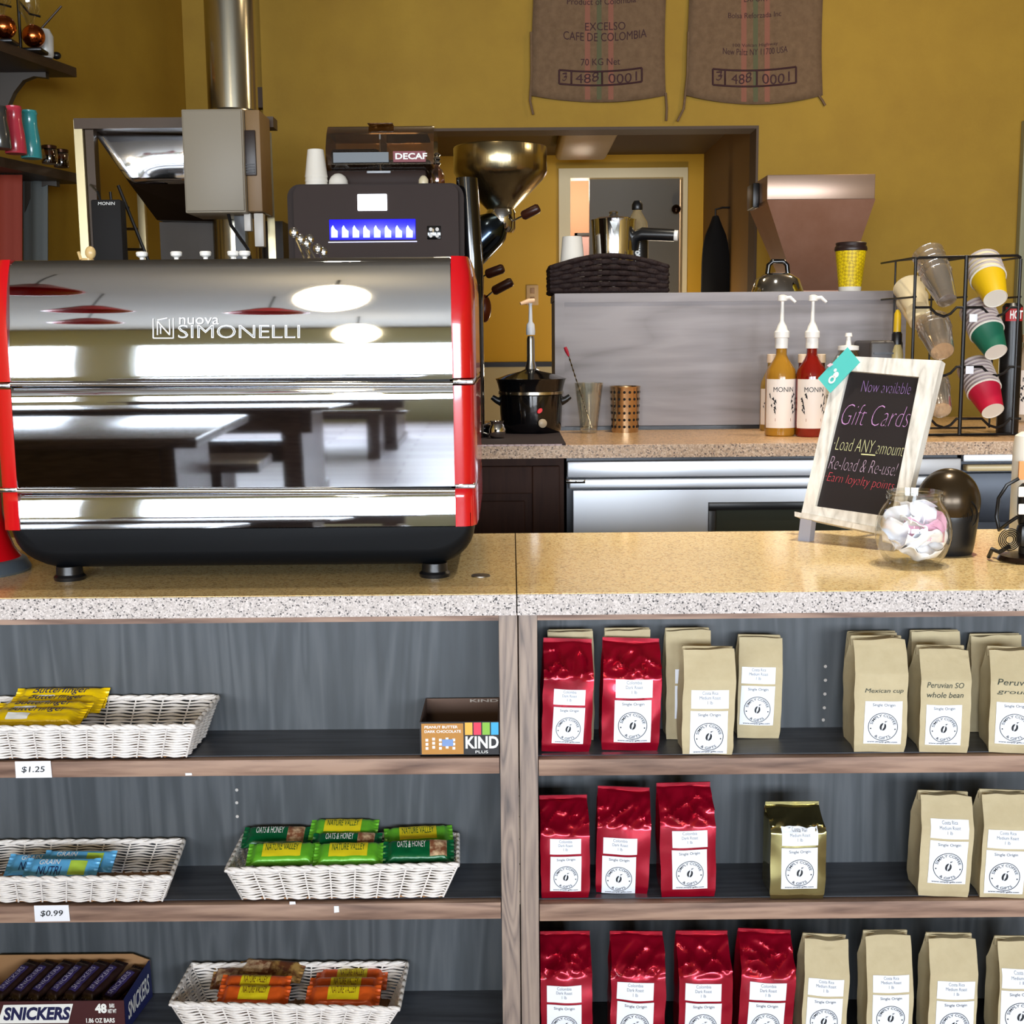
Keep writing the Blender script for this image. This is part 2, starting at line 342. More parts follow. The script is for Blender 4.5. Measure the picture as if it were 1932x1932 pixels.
def globe_lamp(x, y, z, label, r=.15):  # ceiling lamps stretched tall so their mirrored glare grows
    t = thing('tall_bulb_lamp', (x, y, z - r * 2.3), label, 'lamp')
    MB().sphere((x, y, z), (r, r, r * 2.3)).build('bulb', globe, t); MB().cyl((x, y, z + r * 2.2), (x, y, ZC), .008).build('cord', black, t)
globe_lamp(-.72, -.75, 2.6, 'glowing lantern lamp stretched tall for its glare, mirrored high in the machine panel')
globe_lamp(-1.0, -4.0, 2.45, 'glowing lantern lamp stretched tall for its glare, mirrored low beside the maker lettering')
for i, (x, y) in enumerate(((-1.75, -.2), (-1.9, -1.4), (-2.3, -2.6), (-1.15, -1.7))):
    t = thing('pendant_lamp', (x, y, 2.55), ['red pendant shade mirrored at the left of the machine top', 'red pendant shade mirrored between two others in the machine top', 'red pendant shade mirrored lowest in the machine panel', 'red pendant shade mirrored just left of the bright lantern'][i], 'lamp')
    MB().lathe([(.02, .16), (.06, .15), (.2, 0), (.195, 0), (.05, .13)], (x, y, 2.55), 24, caps=False).build('shade', redsh, t, solid=.004)
    MB().cyl((x, y, 2.7), (x, y, ZC), .006).build('cord', black, t)
def pt(name, loc, e, col=(1, .78, .5), r=.1):
    pl = D.lights.new(name, 'POINT'); pl.energy = e; pl.color = col; pl.shadow_soft_size = r; po = D.objects.new(name, pl); COL.objects.link(po); po.location = loc
# ------------------------------------------------------------------ front counter and shelf units
ZT = H - .393                                   # counter top height
Y0 = onz(966, 1121, ZT).y; Y1 = onz(1100, 1005, ZT).y
ZB = Z(1161, Y0, 966)
YS = Y0 + .022                                  # face of the shelf units
YSB = Y0 * 1.092                                # back panels
gtop = stone('granite_warm_reflection', (232, 200, 140), (184, 144, 88), (242, 220, 168), .13, 420, 200, .82)  # gold stone; the yellow wall's reflection is put into its colour too
gedge = stone('granite_edge', (184, 174, 168), (56, 50, 50), (212, 203, 198), .5, 460, 380, .6)  # same stone as the top, left without the warm reflection
xs = X(975, Y0, 1130)
def slab(name, x0, x1, y0, y1, z0, z1, mats, label):
    mb = MB(); mb.cur = 1; mb.box((x0, y0, z0), (x1, y0 + .02, z1 - .001)); mb.cur = 0; mb.box((x0, y0 + .004, z0 + .001), (x1, y1, z1)); o = mb.build(name, mats, None, 0); return tag(o, label, 'countertop')
slab('countertop', -1.6, xs - .001, Y0, Y1, ZB, ZT, [gtop, gedge], 'speckled stone countertop slab under the espresso machine')
slab('countertop', xs + .001, 2.2, Y0, Y1, ZB, ZT, [gtop, gedge], 'speckled golden stone countertop slab under the chalkboard')
edgew = grain('shelf_edge_wood', (92, 68, 56), (164, 134, 114), 0, .6, 3, 1.1, 2, (130, 102, 86))
stilew = grain('stile_wood', (98, 88, 84), (160, 142, 128), 2, .6, 3.5, 1.6, 3, (136, 120, 110))
backw = grain('slate_stained_plywood', (54, 58, 62), (80, 84, 88), 2, .5, 1.3, .9, 9, (62, 67, 71))
shelfw = grain('dark_shelf_board', (48, 50, 56), (78, 82, 90), 0, .4, 3)
pz = {}
for side, px in (('L', 500), ('R', 1450)):
    pz[side] = [(Z(a, YS, px), Z(b, YS, px)) for a, b in (((1433, 1464), (1706, 1738), (1962, 1994)) if side == 'L' else ((1429, 1461), (1702, 1735), (1984, 2016)))]
ZF = pz['L'][2][1] - .14
def unit(px0, px1, side, label, stile_left, xpads, pins):
    x0 = X(px0, YS, 1400); x1 = X(px1, YS, 1400); zt = ZB - .0008
    t = thing('shelf_unit', ((x0 + x1) / 2, YSB, ZF), label, 'shelf unit')
    w = X(978, YS, 1400) - X(943, YS, 1400)
    for k, x in ((0, x0), (1, x1 - w)): MB().box((x, YS, ZF), (x + w, YS + .02, zt), .0015).build('stile', stilew, t)
    zr = Z(1173, YS, 700)
    MB().box((x0 + w, YS, zr), (x1 - w, YS + .02, zt)).build('top_rail', edgew, t)
    for k, x in ((0, x0), (1, x1 - .02)): MB().box((x, YS + .02, ZF), (x + .02, YSB + .01, zt)).build('side_panel', shelfw, t)
    MB().box((x0 + .02, YSB, ZF), (x1 - .02, YSB + .01, zt)).build('back_panel', backw, t)
    for z1, z0 in pz[side]:
        o = MB().box((x0 + w + .001, YS + .001, z0), (x1 - w - .001, YS + .02, z1 - .001), .001).build('shelf_board', edgew, t)
        b = MB().box((x0 + .02, YS + .02, z0 + .002), (x1 - .02, YSB, z1)).build('shelf_top', shelfw, o)
    for px, py in pins:
        c = at(px, py, YSB - .0005); MB().cyl(c, c + V((0, -.0015, 0)), .0028, seg=10).build('pin_hole', M('pale_wood_hole', (190, 185, 180), .7), t)
    return t
unit(-420, 978, 'L', 'weathered wood shelf unit under the espresso machine, holding baskets', False, 0, [(447, 1490), (447, 1514), (448, 1540)])
unit(980, 2500, 'R', 'weathered wood shelf unit right of the seam, holding coffee bags', True, 0, [(1557, 1257), (1557, 1283), (1556, 1309), (1555, 1335), (1553, 1358)])
MB().box((-1.7, YS + .03, 0), (2.3, Y1 - .05, .08)).build('trim_6', M('black_kick', (20, 20, 20), .6)); D.objects['trim_6']['kind'] = 'structure'
# price tags
def ptag(px0, py0, px1, py1, s, label):
    n = V((0, -1, 0)); p0 = V((0, YS - .002, 0)); q = [onplane(x, y, p0, n) for x, y in ((px0, py1), (px1, py1 - 1), (px1 - 3, py0 - 1), (px0 - 2, py0))]
    t = thing('price_tag', (q[0] + q[1]) / 2, label, 'price tag', None)
    MB().prism(q, (0, .0015, 0)).build('card', paper, t, 0)
    def fn(u, v):
        a = q[0].lerp(q[1], .17 + .66 * u); b = q[3].lerp(q[2], .17 + .66 * u); p = a.lerp(b, .3 + .4 * v); return p + V((0, -.0006, 0))
    MB().text(s, 0, 0, 0, shear=.15, bold=.01, fn=fn).build('lettering', ink, t, 0)
ptag(30, 1437, 98, 1468, '$1.25', 'white price tag reading $1.25 on the upper shelf edge')
ptag(66, 1709, 132, 1739, '$0.99', 'white price tag reading $0.99 on the middle shelf edge')
def scrap(px, py, w, h, label):
    c = at(px, py, YS - .001); MBx = MB(); s = mpp(YS); MBx.prism([c + V((-w * s / 2, 0, -h * s / 2)), c + V((w * s / 2, 0, -h * s * .4)), c + V((w * s * .45, 0, h * s / 2)), c + V((-w * s / 2, 0, h * s / 2))], (0, .0008, 0))
    tag(MBx.build('tape_scrap', paper, None, 0), label, 'tape')
scrap(356, 1461, 13, 5, 'white tape scrap stuck on the upper left shelf edge')
scrap(552, 1704, 12, 6, 'white tape scrap just below the green bar basket')
scrap(635, 1716, 10, 14, 'torn white tape scrap on the middle shelf edge right of another')
# ------------------------------------------------------------------ coffee bags
redfoil = M('red_foil', (168, 8, 40), .2, .55, bump=(13, .8, .016, (1, 1, .6)), coat=.3, ridged=True)
kraft = M('kraft_paper', (196, 182, 146), .75, var=((180, 164, 128), 16, (1, 1, 1), .3, .75), bump=(50, .3, .003, (1, 1, 1)))
goldfoil = M('olive_gold_foil', (170, 160, 108), .14, .95, bump=(9, .4, .012, (1, 1, .6)), ridged=True)
labelm = M('label_paper', (236, 240, 248), .55); labk = M('label_print', (24, 26, 32), .6); labg = M('label_grey_print', (120, 124, 130), .6); scr = M('marker_ink', (50, 60, 50), .7)
def lower_print():
    m_ = MB(); n = 40
    def ring(cx, cy, r0, r1):
        a = [(cx + r0 * math.cos(2 * math.pi * i / n), cy + r0 * math.sin(2 * math.pi * i / n), 0) for i in range(n)]
        b = [(cx + r1 * math.cos(2 * math.pi * i / n), cy + r1 * math.sin(2 * math.pi * i / n), 0) for i in range(n)]
        m_.add(a + b, [(i, (i + 1) % n, n + (i + 1) % n, n + i) for i in range(n)])
    cx, cy, r = .0, .485, .395    # label space: x -.5..+.5 (unit = label width), y 0..1.2
    ring(cx, cy, r - .018, r)
    def arc(s, r0, hgt, a0, a1, flip=False):
        vs, fs, asp = text_geo(s, 0, .01)
        def fn(u, v):
            a = math.radians(a0 + (a1 - a0) * u); rr = r0 + hgt * v if not flip else r0 - hgt * v
            return (cx + rr * math.cos(a), cy + rr * math.sin(a), 0)
        m_.add([fn(u, v) for u, v in vs], fs)
    arc('SIMPLY COFFEE', r - .115, .075, 168, 12); arc('& GIFTS', r - .04, .075, 232, 308, True)
    for a in (190, -10):
        a = math.radians(a); ring(cx + (r - .07) * math.cos(a), cy + (r - .07) * math.sin(a), .001, .02)
    # bean: two halves and a sprout
    for sgn in (-1, 1):
        p = []; k = 10
        for i in range(k + 1):
            t_ = -math.pi / 2 + math.pi * i / k; p.append((sgn * (.014 + .07 * math.cos(t_)), .105 * math.sin(t_)))
        p += [(sgn * .014, .1), (sgn * .03, 0), (sgn * .004, -.1)][::1]
        ca, sa = math.cos(-.25), math.sin(-.25); m_.add([(cx + x * ca - y * sa, cy + x * sa + y * ca, 0) for x, y in p], [tuple(range(len(p)))])
    m_.add([(cx + .05, cy + .12, 0), (cx + .12, cy + .17, 0), (cx + .04, cy + .155, 0)], [(0, 1, 2)])
    m_.text('www.simply-gifts.com', (-.4, .025, 0), (.8, 0, 0), (0, .06, 0), .2, .015)
    m_.text('Single Origin', (-.3, 1.04, 0), (.6, 0, 0), (0, .1, 0), 0, 0)
    return m_
LP = lower_print()
_up = {}
def upper_print(k):
    if k in _up: return _up[k]
    m_ = MB()
    for i, (s, w) in enumerate(k): m_.text(s, (-w / 2, .38 - .13 * i, 0), (w, 0, 0), (0, .09, 0))
    _up[k] = m_; return m_
DARK = (('Colombia', .42), ('Dark Roast', .46), ('1 lb', .14)); MED = (('Costa Rica', .42), ('Medium Roast', .56), ('1 lb', .14))
def bag(px0, px1, pyt, pyb, zs, kind, label, group, roll=0, yaw=0, depth=.062, lab='both', seed=1, lift=0, lz=None, wr=None, bottom=True, Yf=None):
    """px0..px1: front face at its base; pyt top, pyb base (pixels); zs shelf height"""
    pm = (px0 + px1) / 2
    Yf = Yf or onz(pm, pyb, zs).y
    Yf = max(Yf, YS + .004)
    w = (px1 - px0) * mpp(Yf); cx = X(pm, Yf, pyb)
    yc = min(Yf + depth / 2, YSB - depth / 2 - .003)
    ytop = yc + (depth * .28 if kind != 'kraft' else depth * .05)
    h = Z(pyt, ytop, pm) - zs
    loc = V((cx, yc, zs + lift)); rng = random.Random(seed); off = V((seed * 3.1, seed * 1.7, 0))
    foil = kind != 'kraft'; TS = .8 if kind == 'gold' else .71
    def prof(t):
        """front y, back y, half width at relative height t"""
        hw = w / 2 * (1 + .02 * math.sin(math.pi * t)) * (.965 + .035 * min(1, t * 12))
        if foil:
            tt = max(0, (t - TS) / (1 - TS)); yf = -depth / 2 * (1 - .0 * t) + depth * .8 * tt ** 1.35; yb = depth / 2 - depth * .1 * tt
        else:
            tt = max(0, (t - .72) / .28); yf = -depth / 2 + depth * .32 * tt; yb = depth / 2 - depth * .42 * tt ** .8
        s0 = 1 - .08 * max(0, 1 - t * 14); return yf * s0, yb * s0, hw
    def fy(x, z):
        t = min(1, max(0, z / h)); yf, yb, hw = prof(t)
        bul = (.006 if foil else .0035) * (1 - min(1, abs(x / hw)) ** 2) * math.sin(math.pi * min(1, t * 1.1))
        nz = noise.noise(V((x * 28, z * 22, 0)) + off) * (.003 if foil else .0024)
        if foil and t > TS:   # creases at the folded shoulder
            q = math.sin((t - TS) / (1 - TS) * math.pi); r1 = 1 - abs(noise.noise(V((x * 26 + z * 22, z * 30, 3)) + off)) * 2.2; r2 = 1 - abs(noise.noise(V((x * 30 - z * 34, z * 26, 8)) + off)) * 2.2; nz -= q * (max(0, r1) ** 4 + max(0, r2) ** 4 - .4) * .012
        return yf - bul + nz
    mb = MB(); NX = 26; NT = 56; NS = 4; loops = []
    for i in range(NT + 1):
        t = i / NT; z = h * t; yf, yb, hw = prof(t); lp = []
        wob = noise.noise(V((0, z * 30, 9)) + off) * .0016
        for j in range(NX + 1):
            u = -1 + 2 * j / NX; x = u * hw + wob; lp.append(V((x, fy(x, z), z)))
        pin = (.13 if not foil else .06) * depth * min(1, max(0, (t - .25) / .75)) + .02 * depth
        for k in range(1, NS):
            q = k / NS; lp.append(V((hw + wob - pin * (1 - abs(2 * q - 1)) * 2, (fy(hw, z)) * (1 - q) + yb * q, z + noise.noise(V((q * 3, z * 30, 5)) + off) * .001)))
        for j in range(NX + 1):
            u = 1 - 2 * j / NX; lp.append(V((u * hw + wob, yb + noise.noise(V((u * 2, z * 20, 4)) + off) * .002, z)))
        for k in range(1, NS):
            q = 1 - k / NS; lp.append(V((-hw + wob + pin * (1 - abs(2 * q - 1)) * 2, (fy(-hw, z)) * (1 - q) + yb * q, z + noise.noise(V((q * 3, z * 30, 6)) + off) * .001)))
        if i == NT or not foil and t > .93:
            for p in lp: p.z += noise.noise(V((p.x * 30, 1, 2)) + off) * .004
        loops.append(lp)
    mb.loft(loops)
    yf, yb, hw = prof(1)
    if foil:    # flat seal along the top edge
        mb.box((-hw, (yf + yb) / 2 - .001, h - .012), (hw, (yf + yb) / 2 + .0012, h + .006), 0)
    else:       # folded over top
        mb.box((-hw * .985, yb - .002, h - .016), (hw * .985, yb + .003, h + .0015), .001, 1)
    t = thing('coffee_bag', loc, label, 'coffee bag', group)
    mtb = {'red': redfoil, 'kraft': kraft, 'gold': goldfoil}[kind]
    def bl(m_, name, mat, parent=None):
        for v in m_.v: v += loc
        return m_.build(name, mat, parent or t, 50)
    bl(mb, 'bag_body', mtb)
    lwid = (wr or .64) * w; lh = lwid * 1.2; uh = lwid * .5
    tilt = rng.uniform(-.02, .02); cxx = rng.uniform(-.06, .06) * w - .02 * w
    zl = (lz if lz is not None else (.09 if kind != 'kraft' else .06)) * h
    def patch(z0, hh, name, prn, pm_):
        rows = []; mb = MB(); ca, sa = math.cos(tilt), math.sin(tilt)
        def pos(x, y, d):
            x, z = x * ca - y * sa, z0 + x * sa + y * ca; return V((cxx + x, fy(cxx + x, z) - d, z))
        for i in range(13): rows.append([pos(-lwid / 2 + lwid * j / 12, hh * i / 12, .0011) for j in range(13)])
        mb.grid(rows); lb = bl(mb, name, labelm)
        m2 = MB(); m2.add([pos(v.x * lwid, v.y * lwid, .0017) for v in prn.v], prn.f); bl(m2, 'print', pm_, lb)
    if lab in ('both', 'lower'): patch(zl, lh, 'logo_label', LP, labk)
    if lab == 'both': patch(zl + lh + .004, uh, 'roast_label', upper_print(DARK if kind == 'red' else MED), labg)
    if isinstance(lab, tuple):
        patch(zl, lh, 'logo_label', LP, labk); m2 = MB()
        for i, s in enumerate(lab):
            z0 = zl + lh + .012 + (len(lab) - 1 - i) * .016
            m2.text(s, 0, 0, 0, .2, 0, fn=lambda u, v: (lambda x, z: V((x, fy(x, z) - .001, z)))(cxx - w * .36 + w * .74 * u, z0 + .009 * v))
        bl(m2, 'handwriting', scr)
    t.rotation_euler = (0, math.radians(roll), math.radians(yaw)); return t
z1, z2, z3 = pz['R'][0][0] + .0008, pz['R'][1][0] + .0008, pz['R'][2][0] + .0008
G1, G2, G3 = 'coffee bags on the top shelf', 'coffee bags on the middle shelf', 'coffee bags on the bottom shelf'
# top shelf
YBK = YSB - .062
bag(1018, 1114, 1212, 1419, z1, 'red', 'red foil coffee bag on the top shelf beside the left post', G1, roll=2.6, seed=1, yaw=2)
bag(1132, 1244, 1211, 1417, z1, 'red', 'red foil coffee bag on the top shelf, second from the left post', G1, roll=2, seed=2, yaw=0)
bag(1034, 1122, 1189, 1385, z1, 'kraft', 'kraft paper bag peeking out behind the red bag nearest the left post', G1, seed=3, depth=.05, Yf=YBK)
bag(1140, 1228, 1186, 1385, z1, 'kraft', 'kraft paper bag peeking out behind the second red bag on the top shelf', G1, seed=4, depth=.05, Yf=YBK)
bag(1255, 1342, 1186, 1386, z1, 'kraft', 'kraft paper bag half hidden between a red bag and a front kraft bag', G1, seed=5, depth=.05, Yf=YBK, lz=.2)
bag(1284, 1384, 1221, 1424, z1, 'kraft', 'kraft paper bag with two white labels at the front of the top shelf', G1, roll=1.2, seed=6, lz=.01, wr=.73)
bag(1388, 1472, 1199, 1396, z1, 'kraft', 'kraft paper bag with high labels, right end of the left cluster on the top shelf', G1, roll=1.5, seed=7, depth=.05, Yf=YBK + .002, lz=.14, wr=.78)
bag(1612, 1712, 1201, 1420, z1, 'kraft', 'tall kraft bag with one word line of handwriting above its logo label', G1, seed=8, depth=.085, lab=('Mexican cup',), wr=.72, lz=.085, yaw=-3)
bag(1738, 1832, 1219, 1421, z1, 'kraft', 'kraft bag with two handwritten lines, middle of the right cluster', G1, seed=9, depth=.085, lab=('Peruvian SO', 'whole bean'), wr=.72, lz=.085, yaw=-5)
bag(1874, 1972, 1222, 1424, z1, 'kraft', 'kraft bag cut by the right picture edge on the top shelf', G1, seed=10, depth=.085, lab=('Peruvian', 'ground'), wr=.72, lz=.1, yaw=-10)
bag(1596, 1690, 1192, 1384, z1, 'kraft', 'kraft bag hidden behind the tall handwritten one on the top shelf', G1, seed=11, depth=.028, Yf=YSB - .033)
bag(1714, 1808, 1190, 1384, z1, 'kraft', 'kraft bag peeking over the two line handwritten bag', G1, seed=12, depth=.03, Yf=YSB - .035)
bag(1826, 1924, 1197, 1386, z1, 'kraft', 'kraft bag peeking out behind the bags at the far right of the top shelf', G1, seed=13, depth=.03, Yf=YSB - .035)
# middle shelf
bag(1018, 1114, 1508, 1695, z2, 'red', 'short red foil coffee bag on the middle shelf beside the left post', G2, seed=21, yaw=1)
bag(1122, 1226, 1492, 1686, z2, 'red', 'red foil bag with low labels, second on the middle shelf', G2, seed=22, roll=2, lz=.0, yaw=-2)
bag(1244, 1352, 1484, 1693, z2, 'red', 'tallest red foil bag on the middle shelf, beside the empty gap', G2, seed=23, roll=-.8)
bag(1450, 1558, 1520, 1697, z2, 'gold', 'shiny gold foil coffee bag alone in the middle of its shelf', G2, seed=24, wr=.66, lz=.14)
bag(1732, 1832, 1494, 1693, z2, 'kraft', 'kraft coffee bag on the middle shelf right of the gold bag', G2, seed=25, roll=1.5, depth=.07, wr=.74, lz=.15, yaw=-3)
bag(1848, 1950, 1492, 1696, z2, 'kraft', 'kraft coffee bag on the middle shelf at the right picture edge', G2, seed=26, roll=1.5, depth=.07, wr=.74, lz=.05, yaw=-3)
# bottom shelf
for i, (a, b, tp, k, rl, lb) in enumerate(((1018, 1120, 1765, 'red', 0, 'red foil bag at the left end of the bottom shelf'), (1148, 1256, 1765, 'red', 1, 'red foil bag on the bottom shelf, second from the left post'),
        (1276, 1382, 1764, 'red', .5, 'red foil bag on the bottom shelf, third from the left post'), (1386, 1494, 1761, 'red', 3, 'tilted red foil bag on the bottom shelf touching a kraft bag'),
        (1508, 1596, 1764, 'kraft', 2.2, 'kraft bag on the bottom shelf standing against the tilted red bag'), (1634, 1724, 1757, 'kraft', -1, 'kraft bag on the bottom shelf, second after the red ones'),
        (1748, 1842, 1762, 'kraft', .4, 'kraft bag on the bottom shelf, third after the red ones'), (1880, 1978, 1768, 'kraft', 0, 'kraft bag at the right picture edge of the bottom shelf'))):
    bag(a, b, tp, 1978, z3, k, lb, G3, seed=30 + i, roll=rl, depth=.066, wr=.68 if k == 'red' else .8, lz=.07 if k == 'red' else (.12, .14, .06, .14)[i - 4], yaw=-2 if k == 'kraft' else 0)
# ------------------------------------------------------------------ wicker baskets
wick = M('white_wicker', (232, 226, 220), .55, bump=(160, .4, .002, (1, 1, 1)))
wick2 = M('tan_woven_mat', (150, 106, 62), .7)
def rectpath(c, n):
    """points along the 4 sides of a quad c (list of 4), n per side, with outward normals"""
    out = []; ctr = (c[0] + c[1] + c[2] + c[3]) / 4
    for i in range(4):
        a, b = c[i], c[(i + 1) % 4]; d = (b - a).normalized(); nr = V((d.y, -d.x, 0))
        if nr.dot(a - ctr) < 0: nr = -nr
        for k in range(n[i]): out.append((a.lerp(b, k / n[i]), nr, k / n[i], i))
    return out
def basket(front, back, bfront, zs, zr, label, seed=0):
    """front/back: rim pixel pairs (left,right); bfront: base front pixel pair"""
    zt = zs + zr
    fl, fr = onz(*front[0], zt), onz(*front[1], zt); bl, br = onz(*back[0], zt), onz(*back[1], zt)
    for p in (bl, br): p.y = min(p.y, YSB - .012)
    b0, b1 = onz(*bfront[0], zs + .003), onz(*bfront[1], zs + .003)
    ins = max((b0.x - fl.x), .012) * .9; ins2 = max(fr.x - b1.x, .012) * .9
    d0, d1 = V((bl.x + ins, bl.y - .025, zs + .003)), V((br.x - ins2, br.y - .025, zs + .003))
    top = [fl, fr, br, bl]; bot = [b0, b1, d1, d0]
    for p in bot: p.y = max(p.y, YS + .006)
    t = thing('wicker_basket', (b0 + d1) / 2 - V((0, 0, .003)), label, 'basket', 'white baskets on the left shelves')
    sides = [9, 4, 9, 4]; sub = 8; R = 12; mb = MB()
    for i in range(R):
        q = (i + .5) / R; c = [bot[k].lerp(top[k], q) for k in range(4)]; pts = []; rad = []; pit = (top[0] - bot[0]).length / R
        for p, nr, u, s in rectpath(c, [n * sub for n in sides]):
            ph = u * sides[s] * 2 * math.pi; rad.append(pit * (.37 - .10 * math.cos(ph)))
            pts.append(p + nr * (-.0022 * math.cos(ph)) + V((0, 0, .0005 * math.sin(ph + i * 1.7))))
        mb.tube(pts, rad, 6, True)
    mb.build('woven_wall', wick, t, 60)
    for s in range(4):
        for k in range(sides[s] + 1):
            if k == sides[s] and s % 2 == 0: continue
            u = k / sides[s]; a = bot[s].lerp(bot[(s + 1) % 4], u); b = top[s].lerp(top[(s + 1) % 4], u); d = (top[(s + 1) % 4] - top[s]).normalized() * .0055
            n_ = V((d.y, -d.x, 0)).normalized() * .0012
            MB().tube([a + n_ * .0, b], .0015, 6).build('stake', wick, t)
    mb = MB(); pts = [p for p, nr, u, s in rectpath(top, [n * 10 for n in sides])]
    for ph in range(2):
        q = [p + V((0, 0, .0022 * math.sin(i * .55 + ph * math.pi))) + V((.0, .0022 * math.cos(i * .55 + ph * math.pi), 0)) for i, p in enumerate(pts)]; mb.tube(q, .0034, 6, True)
    mb.build('rim', wick, t, 60)
    mb = MB(); nn = 26
    for i in range(nn):
        u = (i + .5) / nn; a = b0.lerp(b1, u); b = d0.lerp(d1, u); mb.tube([a.lerp(b, k / 14) + V((0, 0, .0015 + .0014 * math.sin(k * math.pi + i * math.pi + .5))) for k in range(15)], .0022, 5)
    mb.prism([p + V((0, 0, .0002)) for p in (b0, b1, d1, d0)], (0, 0, .001)); mb.build('base', wick2, t, 60)
    return bot, top
L1, L2, L3 = pz['L'][0][0] + .0008, pz['L'][1][0] + .0008, pz['L'][2][0] + .0008
bA = basket([(-90, 1375), (366, 1371)], [(-20, 1298), (428, 1296)], [(-70, 1431), (350, 1430)], L1, .062, 'white wicker basket holding yellow candy bars')
bB = basket([(-120, 1660), (322, 1656)], [(-60, 1553), (370, 1552)], [(-100, 1702), (306, 1700)], L2, .05, 'white wicker basket holding blue cereal bars')
bC = basket([(427, 1642), (864, 1632)], [(474, 1551), (868, 1536)], [(458, 1697), (836, 1692)], L2, .057, 'white wicker basket full of green granola bars')
bD = basket([(322, 1894), (752, 1904)], [(380, 1786), (773, 1793)], [(362, 1955), (720, 1955)], L3, .057, 'white wicker basket holding orange and brown bars on the bottom shelf')
# ------------------------------------------------------------------ wrapped bars
def wrapbar(name, L, W, Ht, mat, label, cat, group, parts, p, yaw=0, pitch=0, roll=0, seed=0):
    """pillow pack lying along x; parts = (part name, u0,u1,v0,v1, mat) patches and ('text', s, u0,u1,v0,v1, mat, shear)"""
    mb = MB(); NU = 30; NV = 16; loops = []; off = V((seed * 2.3, 0, 0))
    def top(u, v):   # u along 0..1, v across 0..1 on the upper side
        e = min(u, 1 - u); k = min(1, max(0, (e - .05) / .09)); k = k * k * (3 - 2 * k); y = (v - .5) * W * (1 - .06 * k)
        z = Ht / 2 * k * (max(0, 1 - (2 * v - 1) ** 4)) ** .5 + .0006
        z += noise.noise(V((u * 9, v * 3, 0)) + off) * .0016 * k
        if e < .07: z += .0012 * math.sin(v * 40)
        return V(((u - .5) * L, y, z + Ht / 2))
    rows = []
    for i in range(NU + 1):
        u = i / NU; a = [top(u, j / NV) for j in range(NV + 1)]
        b = [V((q.x, q.y, Ht - q.z)) for q in reversed(a)]; rows.append(a + b)
    mb.loft(rows); t = thing(name, (0, 0, 0), label, cat, group); mb.build('wrapper', mat, t, 60)
    for k in parts:
        m2 = MB()
        if k[0] == 'text':
            _, s, u0, u1, v0, v1, mt, sh = k
            m2.text(s, 0, 0, 0, sh, 0, fn=lambda a, b: top(u0 + (u1 - u0) * a, v0 + (v1 - v0) * b) + V((0, 0, .0012))); m2.build('lettering', mt, t, 0)
        else:
            nm, u0, u1, v0, v1, mt = k
            m2.grid([[top(u0 + (u1 - u0) * i / 10, v0 + (v1 - v0) * j / 8) + V((0, 0, .0006)) for i in range(11)] for j in range(9)]); m2.build(nm, mt, t, 60)
    t.location = V(p); t.rotation_euler = (math.radians(pitch), math.radians(roll), math.radians(yaw)); return t
ywr = M('yellow_wrapper', (244, 204, 14), .25, .1, bump=(80, .35, .003, (1, 1, 1))); navy = M('navy_ink', (20, 30, 84), .5); wpr = M('white_print', (240, 240, 235), .5)
bwr = M('blue_wrapper', (100, 178, 228), .25, .08, bump=(80, .3, .003, (1, 1, 1))); grn = M('green_wrapper', (100, 178, 44), .26, .1, bump=(80, .3, .003, (1, 1, 1)))
dgr = M('dark_green_wrapper', (10, 92, 50), .26, .1, bump=(80, .3, .003, (1, 1, 1))); ypr = M('yellow_print', (226, 206, 30), .4); brp = M('brown_oat_print', (130, 78, 50), .5, var=((220, 190, 150), 60, (1, 1, 1), .4, .6))
orw = M('orange_wrapper', (226, 96, 34), .26, .1, bump=(80, .3, .003, (1, 1, 1))); brw = M('brown_wrapper', (110, 62, 36), .28, .25, var=((190, 150, 84), 40, (1, 1, 1), .45, .6), bump=(80, .3, .003, (1, 1, 1)))
limep = M('lime_print', (170, 200, 70), .45)
def onbar(px, py, z): return onz(px, py, z)
GY = 'yellow candy bars in the basket'
yparts = lambda: [('white_panel', .22, .45, .1, .5, wpr), ('text', 'Butterfinger', .2, .8, .5, .95, navy, .3)]
for i, (px, py, zz, lb, yaw, pit) in enumerate(((118, 1324, 2.06, 'yellow candy bar with the full name showing, at the back of its pile', 0, 28), (108, 1338, 2.04, 'yellow candy bar lying under the topmost one of the yellow pile', 0, 15),
        (82, 1350, 2.0, 'yellow candy bar in the middle of the yellow pile', -1, 10), (70, 1362, 1.975, 'yellow candy bar at the front rim of its basket', -1, 10))):
    p = at(px, py, zz); wrapbar('candy_bar', .158, .042, .018, ywr, lb, 'candy bar', GY, yparts(), p, yaw, pit + 8, 0, i)
GB = 'blue cereal bars in the basket'
bparts = lambda: [('lime_patch', .62, .85, .12, .8, limep), ('text', 'NUTRI', .2, .52, .12, .5, navy, .1), ('text', 'GRAIN', .2, .48, .6, .85, wpr, .1)]
for i, (px, py, zz, lb, yaw) in enumerate(((84, 1636, 2.0, 'blue cereal bar mostly covered by the other two', 0), (150, 1630, 2.0, 'blue cereal bar lying behind on top of the blue pile', -2), (118, 1645, 1.965, 'blue cereal bar at the front of the blue pile', -1))):
    p = at(px, py, zz); wrapbar('cereal_bar', .122, .042, .014, bwr, lb, 'cereal bar', GB, bparts(), p, yaw, 32, 0, 10 + i)
GG = 'green granola bars in the basket'
def gparts(d): return [('oat_picture', .66, .9, .1, .9, brp), ('text', 'OATS & HONEY', .2, .6, .5, .85, wpr, 0)] if d else [('yellow_arch', .22, .76, .2, .92, ypr), ('text', 'NATURE VALLEY', .26, .72, .48, .82, dgr, 0)]
